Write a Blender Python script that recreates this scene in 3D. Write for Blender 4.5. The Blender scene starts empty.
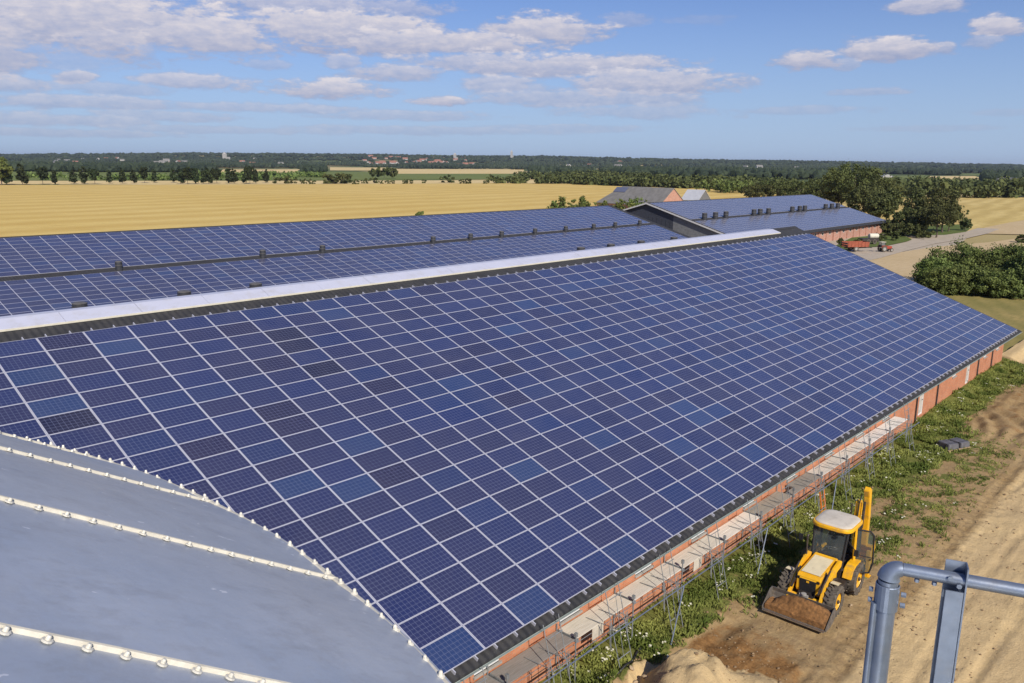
import bpy, math, random
from mathutils import Vector, Matrix, noise
PI = math.pi
R = math.radians
rnd = random.Random(7)
scene = bpy.context.scene
COL = scene.collection

# ------------------------------------------------------------------ helpers
class MB:
    """collects faces; build() links them as one mesh object"""
    def __init__(s):
        s.v = []; s.f = []; s.m = []; s.uv = []; s.c = []
    def face(s, pts, mi=0, uv=None, c=None):
        n = len(s.v); s.v += [tuple(p) for p in pts]
        s.f.append(tuple(range(n, n+len(pts)))); s.m.append(mi)
        s.uv.append(uv or [(0, 0)]*len(pts)); s.c.append(c or (1, 1, 1, 1))
    def box(s, c, size, rot=None, mi=0, taper=1.0):
        cx, cy, cz = c; hx, hy, hz = size[0]/2, size[1]/2, size[2]/2
        P = []
        for dz in (-1, 1):
            k = taper if dz > 0 else 1
            for dx, dy in ((-1, -1), (1, -1), (1, 1), (-1, 1)):
                p = Vector((dx*hx*k, dy*hy*k, dz*hz))
                if rot: p = rot @ p
                P.append(p+Vector((cx, cy, cz)))
        for q in ((3, 2, 1, 0), (4, 5, 6, 7), (0, 1, 5, 4), (1, 2, 6, 5), (2, 3, 7, 6), (3, 0, 4, 7)):
            s.face([P[i] for i in q], mi)
    def tube(s, a, b, r, n=8, r2=None, mi=0, caps=True):
        a = Vector(a); b = Vector(b); d = (b-a)
        if d.length < 1e-6: return
        d.normalize(); u = d.orthogonal().normalized(); w = d.cross(u)
        r2 = r if r2 is None else r2
        A = []; B = []
        for k in range(n):
            t = 2*PI*k/n; o = u*math.cos(t)+w*math.sin(t)
            A.append(a+o*r); B.append(b+o*r2)
        for k in range(n):
            j = (k+1) % n; s.face([A[k], A[j], B[j], B[k]], mi)
        if caps: s.face(A[::-1], mi); s.face(B, mi)
    def path(s, pts, r, n=8, mi=0):
        """bent tube with shared rings"""
        pts = [Vector(p) for p in pts]; rings = []
        u = None
        for i, p in enumerate(pts):
            d = (pts[min(i+1, len(pts)-1)]-pts[max(i-1, 0)]).normalized()
            u = d.orthogonal().normalized() if u is None else (u-d*u.dot(d)).normalized()
            w = d.cross(u)
            rr = r[i] if isinstance(r, (list, tuple)) else r
            rings.append([p+(u*math.cos(2*PI*k/n)+w*math.sin(2*PI*k/n))*rr for k in range(n)])
        for i in range(len(rings)-1):
            for k in range(n):
                j = (k+1) % n; s.face([rings[i][k], rings[i][j], rings[i+1][j], rings[i+1][k]], mi)
        s.face(rings[0][::-1], mi); s.face(rings[-1], mi)
    def prism(s, prof, y0, y1, mi=0, axis='y'):
        """profile in (x,z) extruded along y (or (y,z) along x)"""
        f = (lambda p, t: (p[0], t, p[1])) if axis == 'y' else (lambda p, t: (t, p[0], p[1]))
        A = [f(p, y0) for p in prof]; B = [f(p, y1) for p in prof]; n = len(prof)
        for k in range(n):
            j = (k+1) % n; s.face([A[k], A[j], B[j], B[k]], mi)
        s.face(A[::-1], mi); s.face(B, mi)
    def lathe(s, prof, c, axis=(0, 0, 1), n=24, mi=0, a0=0, a1=2*PI):
        """profile of (radius, height) round an axis through c"""
        ax = Vector(axis).normalized(); u = ax.orthogonal().normalized(); w = ax.cross(u); c = Vector(c)
        rows = []
        full = abs(a1-a0-2*PI) < 1e-6
        for r_, h in prof:
            rows.append([c+ax*h+(u*math.cos(a0+(a1-a0)*k/n)+w*math.sin(a0+(a1-a0)*k/n))*r_ for k in range(n if full else n+1)])
        m = len(rows[0])
        for i in range(len(rows)-1):
            for k in range(m if full else m-1):
                j = (k+1) % m; s.face([rows[i][k], rows[i][j], rows[i+1][j], rows[i+1][k]], mi)
    def build(s, name, mats, parent=None, loc=None, smooth=False, merge=False, attr=None, bevel=0):
        me = bpy.data.meshes.new(name)
        o0 = Vector((0, 0, 0))
        if loc is not None: o0 = Vector(loc)
        elif parent is not None: o0 = Vector(parent.get('_org', (0, 0, 0)))
        me.from_pydata([(p[0]-o0.x, p[1]-o0.y, p[2]-o0.z) for p in s.v], [], s.f)
        if not isinstance(mats, (list, tuple)): mats = [mats]
        for m in mats: me.materials.append(m)
        me.polygons.foreach_set('material_index', s.m)
        if any(u != [(0, 0)]*len(u) for u in s.uv[:50]) or attr == 'uv':
            ul = me.uv_layers.new(name='UVMap')
            ul.data.foreach_set('uv', [x for u in s.uv for p in u for x in p])
        if any(c != (1, 1, 1, 1) for c in s.c):
            ca = me.color_attributes.new('tint', 'FLOAT_COLOR', 'CORNER')
            buf = []
            for f, c in zip(s.f, s.c): buf += list(c)*len(f)
            ca.data.foreach_set('color', buf)
        if merge or bevel:
            import bmesh
            bm = bmesh.new(); bm.from_mesh(me)
            bmesh.ops.remove_doubles(bm, verts=bm.verts, dist=1e-4)
            bmesh.ops.recalc_face_normals(bm, faces=bm.faces)
            if bevel:
                es = [e for e in bm.edges if len(e.link_faces) == 2 and e.calc_face_angle(0) > .5]
                bmesh.ops.bevel(bm, geom=es, offset=bevel, segments=2, affect='EDGES', clamp_overlap=True)
            bm.to_mesh(me); bm.free()
        if smooth:
            me.polygons.foreach_set('use_smooth', [True]*len(me.polygons))
            try: me.set_sharp_from_angle(angle=R(38))
            except Exception: pass
        me.update()
        ob = bpy.data.objects.new(name, me); COL.objects.link(ob)
        if parent is not None:
            ob.parent = parent
            if loc is not None: ob.location = Vector(loc)-Vector(parent.get('_org', (0, 0, 0)))
        elif loc is not None: ob.location = loc
        ob['_org'] = tuple(o0)
        return ob

def tag(o, label=None, cat=None, group=None, kind=None):
    if label: o['label'] = label
    if cat: o['category'] = cat
    if group: o['group'] = group
    if kind: o['kind'] = kind
    return o
def thing(name, label, cat, loc=(0, 0, 0), rz=0, group=None, local=False):
    """local=True: the parts are modelled round the thing's own origin; otherwise in world coordinates"""
    o = bpy.data.objects.new(name, None); COL.objects.link(o)
    o.location = loc; o.rotation_euler = (0, 0, rz); o.empty_display_size = .3
    o['_org'] = (0., 0., 0.) if local else tuple(float(x) for x in loc)
    return tag(o, label, cat, group)
def copy_tree(o, parent=None):
    c = o.copy(); COL.objects.link(c)
    if parent is not None: c.parent = parent
    for ch in list(o.children): copy_tree(ch, c)
    return c
def at(x, y, z): return (x, y, z)

# ------------------------------------------------------------------ materials
class NT:
    def __init__(s, name):
        s.m = bpy.data.materials.new(name); s.m.use_nodes = True
        s.t = s.m.node_tree; s.b = s.t.nodes['Principled BSDF']; s.tc = None
    def n(s, typ, **kw):
        nd = s.t.nodes.new(typ)
        for k, v in kw.items():
            if k.startswith('i_'):
                key = k[2:]; key = int(key) if key.isdigit() else key.replace('_', ' ')
                nd.inputs[key].default_value = v
            else: setattr(nd, k, v)
        return nd
    def l(s, a, b): s.t.links.new(a, b)
    def coord(s, kind='Object', scale=None, rot=None):
        if s.tc is None: s.tc = s.n('ShaderNodeTexCoord')
        if scale is None and rot is None: return s.tc.outputs[kind]
        mp = s.n('ShaderNodeMapping')
        if scale is not None: mp.inputs['Scale'].default_value = scale
        if rot is not None: mp.inputs['Rotation'].default_value = rot
        s.l(s.tc.outputs[kind], mp.inputs['Vector']); return mp.outputs['Vector']
    def noise(s, scale, detail=5, rough=.55, vec=None, out='Fac', dist=0):
        nd = s.n('ShaderNodeTexNoise'); nd.inputs['Scale'].default_value = scale
        nd.inputs['Detail'].default_value = detail; nd.inputs['Roughness'].default_value = rough
        nd.inputs['Distortion'].default_value = dist
        s.l(vec if vec is not None else s.coord(), nd.inputs['Vector']); return nd.outputs[out]
    def ramp(s, fac, stops, interp='LINEAR'):
        nd = s.n('ShaderNodeValToRGB'); cr = nd.color_ramp; cr.interpolation = interp
        while len(cr.elements) < len(stops): cr.elements.new(.5)
        for e, (p, c) in zip(cr.elements, stops):
            e.position = p; e.color = (*c, 1) if isinstance(c, (tuple, list)) else (c, c, c, 1)
        s.l(fac, nd.inputs['Fac']); return nd.outputs['Color']
    def mix(s, fac, a, b, mode='MIX'):
        nd = s.n('ShaderNodeMix', data_type='RGBA', blend_type=mode)
        for sock, v in ((nd.inputs[0], fac), (nd.inputs[6], a), (nd.inputs[7], b)):
            if isinstance(v, (int, float)): sock.default_value = v
            elif isinstance(v, tuple): sock.default_value = (*v, 1) if len(v) == 3 else v
            else: s.l(v, sock)
        return nd.outputs[2]
    def math(s, op, a, b=None, c=None, clamp=False):
        nd = s.n('ShaderNodeMath', operation=op); nd.use_clamp = clamp
        for i, v in enumerate((a, b, c)):
            if v is None: continue
            if isinstance(v, (int, float)): nd.inputs[i].default_value = v
            else: s.l(v, nd.inputs[i])
        return nd.outputs[0]
    def bump(s, h, strength=.3, dist=.02):
        nd = s.n('ShaderNodeBump'); nd.inputs['Strength'].default_value = strength
        nd.inputs['Distance'].default_value = dist
        s.l(h, nd.inputs['Height']); s.l(nd.outputs['Normal'], s.b.inputs['Normal'])
    def set(s, base=None, rough=None, metal=None, spec=None):
        for k, v in (('Base Color', base), ('Roughness', rough), ('Metallic', metal), ('Specular IOR Level', spec)):
            if v is None: continue
            if isinstance(v, (int, float)): s.b.inputs[k].default_value = v
            elif isinstance(v, tuple): s.b.inputs[k].default_value = (*v, 1)
            else: s.l(v, s.b.inputs[k])
        return s.m

def simple(name, col, rough=.6, metal=0, var=.25, scale=6, bump=0, spec=.5, dirt=None, dirt_amt=.5, dscale=2.):
    t = NT(name)
    n = t.noise(scale, 6, .6)
    lo = tuple(c*(1-var) for c in col); hi = tuple(min(1, c*(1+var)) for c in col)
    c = t.ramp(n, [(.3, lo), (.7, hi)])
    if dirt:
        d = t.noise(dscale, 8, .7)
        c = t.mix(t.ramp(d, [(.5, 0), (.72, dirt_amt)]), c, dirt)
    if bump: t.bump(n, bump, .02)
    return t.set(c, rough, metal, spec)

MAT = {}
def make_materials():
    # silicon cells: the grid of cells comes from the panel's own UV
    t = NT('solar_glass')
    uv = t.n('ShaderNodeUVMap'); sx = t.n('ShaderNodeSeparateXYZ'); t.l(uv.outputs[0], sx.inputs[0])
    def lines(sock, count, width):
        f = t.math('FRACT', t.math('MULTIPLY', sock, count))
        d = t.math('ABSOLUTE', t.math('SUBTRACT', f, .5))
        return t.math('GREATER_THAN', d, .5-width)
    gx = lines(sx.outputs[0], 10, .032); gy = lines(sx.outputs[1], 6, .032)
    bus = lines(t.math('ADD', sx.outputs[1], 1/24), 12, .030)
    grid = t.math('MAXIMUM', gx, gy)
    at_ = t.n('ShaderNodeAttribute', attribute_name='tint')
    vor = t.n('ShaderNodeTexVoronoi'); vor.inputs['Scale'].default_value = 28
    t.l(t.coord(), vor.inputs['Vector'])
    cryst = t.ramp(vor.outputs['Color'], [(0, .93), (1, 1.07)])
    cellc = t.mix(1.0, at_.outputs['Color'], cryst, 'MULTIPLY')
    c = t.mix(t.math('MULTIPLY', bus, .42), cellc, (.13, .15, .25))
    c = t.mix(t.math('MULTIPLY', grid, .62), c, (.20, .22, .32))
    # thin film of dust
    dn = t.noise(.35, 6, .7)
    c = t.mix(t.ramp(dn, [(.35, .0), (.75, .07)]), c, (.35, .31, .27))
    t.b.inputs['IOR'].default_value = 1.85
    t.b.inputs['Sheen Weight'].default_value = .22; t.b.inputs['Sheen Roughness'].default_value = .35; t.b.inputs['Sheen Tint'].default_value = (.85, .85, .95, 1)
    MAT['glass_pv'] = t.set(c, .20, 0, .55)
    MAT['alu'] = simple('anodised_aluminium', (.56, .56, .63), .45, .25, .06, 4)
    # dark fibre-cement / steel corrugated roof
    t = NT('dark_corrugated_roof')
    w = t.n('ShaderNodeTexWave', wave_type='BANDS', bands_direction='X', wave_profile='SIN')
    w.inputs['Scale'].default_value = 1.1; w.inputs['Distortion'].default_value = 0
    t.l(t.coord(), w.inputs['Vector'])
    n = t.noise(1.2, 7, .65)
    c = t.ramp(n, [(.3, (.022, .022, .024)), (.7, (.048, .046, .045))])
    lich = t.noise(9, 6, .7)
    c = t.mix(t.ramp(lich, [(.58, 0), (.7, .5)]), c, (.12, .115, .10))
    t.bump(w.outputs['Fac'], .9, .05)
    MAT['roof'] = t.set(c, .75)
    # brick
    def brick(name, c1, c2, mort, horiz='X'):
        t = NT(name)
        sp = t.n('ShaderNodeSeparateXYZ'); t.l(t.coord(), sp.inputs[0])
        cb = t.n('ShaderNodeCombineXYZ')
        t.l(t.math('ADD', sp.outputs['X'], sp.outputs['Y']), cb.inputs[0]); t.l(sp.outputs['Z'], cb.inputs[1])
        b = t.n('ShaderNodeTexBrick'); t.l(cb.outputs[0], b.inputs['Vector'])
        b.inputs['Scale'].default_value = 1; b.inputs['Brick Width'].default_value = .24
        b.inputs['Row Height'].default_value = .073; b.inputs['Mortar Size'].default_value = .011
        b.inputs['Color1'].default_value = (*c1, 1); b.inputs['Color2'].default_value = (*c2, 1)
        b.inputs['Mortar'].default_value = (*mort, 1); b.inputs['Bias'].default_value = -.1
        n = t.noise(1.1, 8, .7); n2 = t.noise(6, 6, .6)
        c = t.mix(t.ramp(n, [(.42, 0), (.75, .45)]), b.outputs['Color'], tuple(x*.45 for x in c1))
        c = t.mix(t.ramp(n2, [(.55, 0), (.8, .3)]), c, mort)
        t.bump(b.outputs['Fac'], -.4, .01)
        return t.set(c, .85)
    MAT['brick'] = brick('orange_brick', (.53, .155, .060), (.64, .215, .090), (.40, .29, .20))
    MAT['brick_far'] = brick('weathered_red_brick', (.42, .16, .10), (.55, .25, .165), (.44, .36, .30))
    MAT['ridge_white'] = simple('white_ridge_sheet', (.50, .51, .60), .42, 0, .03, 1.5, 0, .4, (.40, .38, .36), .55, 1.4)
    MAT['cream'] = simple('cream_edge_trim', (.62, .58, .46), .5, 0, .08)
    MAT['gutter'] = simple('pale_green_grey_gutter', (.36, .42, .40), .45, .2, .15, 3)
    MAT['galv'] = simple('galvanised_tube', (.23, .27, .34), .42, .6, .18, 14, .05, .5, (.32, .31, .29), .4, 9)
    MAT['steel_worn'] = simple('galvanised_scaffold', (.27, .29, .30), .5, .35, .3, 5, 0, .5, (.2, .17, .13), .5, 6)
    # scaffold planks
    t = NT('weathered_planks')
    v = t.coord(scale=(.5, 9, 1)); n = t.noise(3, 6, .65, v); n2 = t.noise(.31, 3, .5)
    at2 = t.n('ShaderNodeAttribute', attribute_name='tint')
    c = t.mix(1.0, t.ramp(n, [(.25, (.31, .28, .24)), (.75, (.50, .47, .43))]), at2.outputs['Color'], 'MULTIPLY')
    sp = t.n('ShaderNodeSeparateXYZ'); t.l(t.coord(), sp.inputs[0])
    MAT['plank'] = t.set(c, .8)
    MAT['timber'] = simple('rough_timber', (.42, .30, .17), .8, 0, .25, 8)
    MAT['dark'] = simple('dark_rubber_plastic', (.018, .018, .02), .6, 0, .3, 8)
    MAT['vent'] = simple('dark_vent_plastic', (.035, .036, .040), .5, 0, .3, 3)
    MAT['vent_cap'] = simple('weathered_vent_cap', (.11, .105, .10), .6, 0, .25, 3)
    MAT['shade_wall'] = simple('dark_slatted_gable', (.035, .040, .055), .7, 0, .2, 3)
    MAT['shade_wall2'] = simple('grey_gable_cladding', (.15, .155, .16), .7, 0, .2, 2)
    MAT['white_trim'] = simple('pale_barge_board', (.55, .54, .52), .6, 0, .1)
    MAT['frame_white'] = simple('white_window_frame', (.7, .7, .68), .5, 0, .06)
    t = NT('dark_window_glass'); MAT['pane'] = t.set((.012, .014, .017), .06, 0, .5)
    MAT['door'] = simple('weathered_white_door', (.55, .50, .44), .6, 0, .15, 2, 0, .4, (.25, .19, .14), .5, 2.5)
    # silo: pale galvanised sheet
    t = NT('weathered_galvanised_sheet')
    g = t.coord()
    n = t.noise(.9, 8, .65, g); n2 = t.noise(.35, 3, .5, g); n3 = t.noise(16, 5, .7, g)
    c = t.ramp(n, [(.25, (.33, .385, .47)), (.75, (.53, .56, .61))])
    c = t.mix(t.ramp(n2, [(.40, 0), (.66, .55)]), c, (.56, .53, .48))
    c = t.mix(t.ramp(n3, [(.50, 0), (.80, .16)]), c, (.42, .43, .44))
    # bird droppings and scuffs
    st = t.coord(scale=(2.2, 6.5, 6.5), rot=(0, 0, .2))
    n4 = t.noise(2.1, 3, .55, st)
    c = t.mix(t.ramp(n4, [(.70, 0), (.72, .75)]), c, (.80, .80, .82))
    n5 = t.noise(1.6, 9, .8, g)
    c = t.mix(t.ramp(n5, [(.55, 0), (.72, .22)]), c, (.22, .19, .16))
    sl_ = t.noise(1.0, 7, .7, t.coord(scale=(1.2, 7, 7), rot=(0, 0, .2)))
    c = t.mix(t.ramp(sl_, [(.50, 0), (.68, .35)]), c, (.30, .30, .31))
    t.bump(t.math('ADD', t.noise(1.3, 3, .5, g), t.math('MULTIPLY', t.noise(22, 3, .5, g), .06)), .30, .06)
    MAT['silo'] = t.set(c, t.ramp(n3, [(.3, .38), (.7, .56)]), .34, .5)
    MAT['seam'] = simple('cream_seam_sealant', (.60, .56, .46), .6, .0, .12, 20, .2)
    MAT['bolt'] = simple('cream_bolt_cap', (.66, .63, .54), .45, .1, .12, 30)
    # machine
    MAT['yellow'] = simple('construction_yellow_paint', (.80, .42, .012), .36, 0, .10, 3, .04, .5, (.30, .20, .10), .75, 3.2)
    MAT['cream_paint'] = simple('cream_bonnet_paint', (.72, .62, .40), .45, 0, .08, 3, 0, .5, (.45, .36, .22), .5, 5)
    MAT['cab_roof'] = simple('dusty_white_cab_roof', (.60, .54, .44), .55, 0, .10, 2, 0, .4, (.42, .36, .27), .6, 3)
    MAT['tyre'] = simple('dusty_tyre', (.10, .085, .068), .9, 0, .35, 9, .3, .3, (.24, .19, .13), .6, 4)
    MAT['steel_dark'] = simple('worn_dark_steel', (.06, .05, .045), .55, .5, .3, 6, 0, .5, (.20, .14, .09), .5, 5)
    MAT['bucket'] = simple('worn_bucket_steel', (.16, .14, .12), .6, .3, .3, 6, 0, .5, (.32, .25, .17), .6, 4)
    MAT['soil'] = simple('brown_soil', (.20, .095, .030), .95, 0, .5, 9, 1)
    MAT['chrome'] = simple('grey_ram_steel', (.5, .5, .5), .25, .9, .1)
    MAT['seat'] = simple('black_seat_vinyl', (.03, .03, .033), .6)
    t = NT('cab_glass'); t.b.inputs['Transmission Weight'].default_value = .75
    t.b.inputs['IOR'].default_value = 1.3
    MAT['cab_glass'] = t.set((.20, .24, .25), .04, 0, .5)
    MAT['red'] = simple('farm_red_paint', (.34, .055, .03), .45, 0, .12, 3, 0, .5, (.25, .09, .04), .4, 2)
    MAT['rust_red'] = simple('rusty_red_paint', (.30, .075, .035), .7, 0, .3, 3)
    MAT['concrete'] = simple('grey_concrete', (.33, .31, .28), .85, 0, .15, 5, .2)
    MAT['wrap'] = simple('grey_wrapped_sheet', (.13, .125, .13), .45, 0, .25, 4)
    MAT['roof_tile_grey'] = simple('grey_eternit_roof', (.20, .19, .175), .8, 0, .2, .6)
    MAT['roof_pale'] = simple('pale_metal_roof', (.52, .53, .55), .5, .2, .08, .5)
    MAT['roof_red'] = simple('red_clay_tiles', (.28, .13, .09), .8, 0, .2, .5)
    MAT['house_wall'] = simple('pale_rendered_wall', (.42, .40, .37), .8, 0, .08)
    MAT['bark'] = simple('bark', (.10, .075, .055), .9, 0, .3, 4, .5)
    def leaf(name, lo, hi):
        t = NT(name)
        a = t.n('ShaderNodeAttribute', attribute_name='tint'); sp = t.n('ShaderNodeSeparateColor')
        t.l(a.outputs['Color'], sp.inputs[0])
        c = t.ramp(sp.outputs[0], [(0, lo), (1, hi)])
        oi = t.n('ShaderNodeObjectInfo')
        hs = t.n('ShaderNodeHueSaturation')
        t.l(t.math('MULTIPLY_ADD', oi.outputs['Random'], .035, .4825), hs.inputs['Hue'])
        t.l(t.math('MULTIPLY_ADD', oi.outputs['Random'], .4, .8), hs.inputs['Value'])
        t.l(c, hs.inputs['Color'])
        t.b.inputs['Subsurface Weight'].default_value = 0
        m = t.set(hs.outputs['Color'], .75, 0, .25)
        # leaves let some light through
        tr = t.n('ShaderNodeBsdfTranslucent'); t.l(hs.outputs['Color'], tr.inputs['Color'])
        mx = t.n('ShaderNodeMixShader'); mx.inputs[0].default_value = .22
        out = t.t.nodes['Material Output']
        t.l(t.b.outputs[0], mx.inputs[1]); t.l(tr.outputs[0], mx.inputs[2]); t.l(mx.outputs[0], out.inputs['Surface'])
        return m
    MAT['leaf'] = leaf('broad_leaves', (.055, .085, .020), (.22, .26, .070))
    MAT['leaf_dark'] = leaf('dark_leaves', (.036, .050, .016), (.155, .165, .052))
    MAT['leaf_row'] = leaf('blackish_leaves', (.018, .030, .012), (.060, .078, .028))
    MAT['leaf_far'] = leaf('far_woodland', (.018, .030, .020), (.062, .082, .042))
    MAT['grass_blade'] = leaf('weed_blades', (.10, .145, .026), (.33, .36, .095))
    MAT['flower'] = simple('white_weed_flowers', (.58, .56, .42), .8)
    # fields
    def field(name, c1, c2, c3, wave, rot, noise_s=.02, stripe=.35, wscale=None):
        t = NT(name)
        v = t.coord(rot=(0, 0, rot))
        w = t.n('ShaderNodeTexWave', wave_type='BANDS', bands_direction='X'); t.l(v, w.inputs['Vector'])
        w.inputs['Scale'].default_value = wave; w.inputs['Distortion'].default_value = 4.5
        w.inputs['Detail'].default_value = 4; w.inputs['Detail Scale'].default_value = .6; w.inputs['Detail Roughness'].default_value = .65
        n = t.noise(noise_s, 7, .6); n2 = t.noise(.9, 8, .75)
        n3 = t.noise(noise_s*6, 5, .6, t.coord(scale=(1, 5, 1), rot=(0, 0, rot+PI/2)))
        c = t.ramp(n, [(.3, c1), (.7, c2)])
        c = t.mix(t.math('MULTIPLY', w.outputs['Fac'], stripe), c, c3)
        c = t.mix(t.ramp(n3, [(.48, 0), (.70, .5)]), c, c3)
        c = t.mix(t.ramp(n2, [(.35, .22), (.7, 0)]), c, tuple(x*.45 for x in c1))
        return t.set(c, .95, 0, .1)
    MAT['stubble'] = field('golden_stubble', (.66, .475, .15), (.74, .56, .21), (.47, .285, .065), .013, R(87), .012, .42)
    MAT['wheat_far'] = field('pale_stubble', (.66, .50, .23), (.74, .58, .30), (.55, .41, .17), .02, .3, .01, .2)
    MAT['green_field'] = field('green_field', (.13, .17, .045), (.18, .215, .065), (.21, .22, .085), .02, .5, .008, .2)
    MAT['right_field'] = field('striped_right_field', (.58, .43, .15), (.70, .54, .22), (.40, .28, .085), .036, R(83), .02, .5)
    MAT['dry_lawn'] = field('dry_olive_grass', (.25, .215, .070), (.40, .30, .115), (.17, .165, .05), .12, R(60), .09, .4)
    MAT['fresh_grass'] = field('mown_green_grass', (.085, .125, .028), (.13, .17, .045), (.17, .18, .065), .1, .2, .2, .3)
    MAT['sand_field'] = field('bare_tan_field', (.54, .41, .23), (.61, .47, .28), (.46, .33, .165), .16, R(25), .05, .3)
    MAT['road'] = simple('pale_gravel_track', (.42, .35, .26), .95, 0, .12, .6)
    # open country
    t = NT('country_ground')
    v = t.n('ShaderNodeTexVoronoi', feature='F1'); v.inputs['Scale'].default_value = .0028
    t.l(t.coord(rot=(0, 0, .6), scale=(1, 1.7, 1)), v.inputs['Vector'])
    sc = t.n('ShaderNodeSeparateColor'); t.l(v.outputs['Color'], sc.inputs[0])
    c = t.ramp(sc.outputs[0], [(0, (.085, .115, .035)), (.34, (.12, .145, .05)), (.36, (.46, .35, .16)), (.62, (.38, .31, .15)), (.64, (.06, .085, .03)), (1, (.10, .12, .045))], 'LINEAR')
    n = t.noise(.01, 6, .6)
    c = t.mix(t.ramp(n, [(.3, .0), (.7, .35)]), c, (.10, .12, .05))
    MAT['country'] = t.set(c, .95, 0, .1)
    # works yard: zones come from the terrain's own attribute (r grass, g dark soil, b pale sand)
    t = NT('sandy_yard')
    a = t.n('ShaderNodeAttribute', attribute_name='tint'); sp = t.n('ShaderNodeSeparateColor'); t.l(a.outputs['Color'], sp.inputs[0])
    n1 = t.noise(.9, 9, .68); n2 = t.noise(5.5, 8, .7); n3 = t.noise(.25, 6, .6)
    tr = t.noise(2.4, 7, .65, t.coord(scale=(.35, 1.6, 1), rot=(0, 0, R(-12))))
    c = t.ramp(n1, [(.25, (.27, .175, .075)), (.5, (.39, .27, .130)), (.75, (.50, .37, .19))])
    c = t.mix(t.ramp(n2, [(.40, .0), (.66, .5)]), c, (.21, .135, .07))
    c = t.mix(t.ramp(tr, [(.45, 0), (.62, .45)]), c, (.26, .18, .10))
    sand = t.mix(t.ramp(tr, [(.35, .0), (.7, .75)]), (.62, .455, .235), (.48, .345, .17))
    sand = t.mix(t.ramp(n3, [(.4, 0), (.7, .35)]), sand, (.34, .24, .14))
    def gate(sock, k, lo, hi):
        return t.ramp(t.math('ADD', sock, t.math('MULTIPLY', t.math('SUBTRACT', n1, .5), k)), [(lo, 0), (hi, 1)])
    c = t.mix(gate(sp.outputs[2], .5, .35, .75), c, sand)
    soil = t.ramp(n2, [(.3, (.15, .075, .028)), (.7, (.34, .185, .070))])
    c = t.mix(gate(sp.outputs[1], 1.1, .42, .62), c, soil)
    grass = t.ramp(n2, [(.3, (.075, .095, .022)), (.7, (.21, .205, .058))])
    c = t.mix(gate(sp.outputs[0], 2.2, .50, .62), c, grass)
    n4 = t.noise(14, 6, .7)
    hn = t.math('ADD', t.math('MULTIPLY', n2, .8), t.math('ADD', t.math('MULTIPLY', tr, .22), t.math('MULTIPLY', n4, .35)))
    t.bump(hn, .7, .09)
    MAT['yard'] = t.set(c, .95, 0, .1)
make_materials()

# ------------------------------------------------------------------ camera
F_PX = 815.017; YAW, PIT, ROL = .745166, -.2152905, .00860665
CAM = Vector((-9.92118, -33.6722, 16.66724))
def cam_axes():
    cy, sy = math.cos(YAW), math.sin(YAW); cp, sp = math.cos(PIT), math.sin(PIT); cr, sr = math.cos(ROL), math.sin(ROL)
    Fw = Vector((cy*cp, sy*cp, sp)); Rt = Vector((sy, -cy, 0)); Up = Rt.cross(Fw)
    return cr*Rt+sr*Up, -sr*Rt+cr*Up, Fw
RT, UP, FW = cam_axes()
cd = bpy.data.cameras.new('camera'); cam = bpy.data.objects.new('camera', cd); COL.objects.link(cam)
cd.sensor_width = 36; cd.lens = F_PX/1024*36; cd.clip_start = .05; cd.clip_end = 40000
M = Matrix(((RT.x, UP.x, -FW.x, CAM.x), (RT.y, UP.y, -FW.y, CAM.y), (RT.z, UP.z, -FW.z, CAM.z), (0, 0, 0, 1)))
cam.matrix_world = M
scene.camera = cam
def pdir(px, py):
    return FW+RT*((px-512)/F_PX)-UP*((py-341.5)/F_PX)
def W(px, py, z=0.0):
    """point of the level z seen at a pixel of the photograph (for laying the place out)"""
    d = pdir(px, py); t = (z-CAM.z)/d.z; return CAM+d*t
def WD(px, dist, z=0.0):
    """point at a ground distance in the direction of a pixel column"""
    d = pdir(px, 341.5-F_PX*math.tan(-PIT)*1.0); d.z = 0; d.normalize()
    return Vector((CAM.x+d.x*dist, CAM.y+d.y*dist, z))

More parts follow.
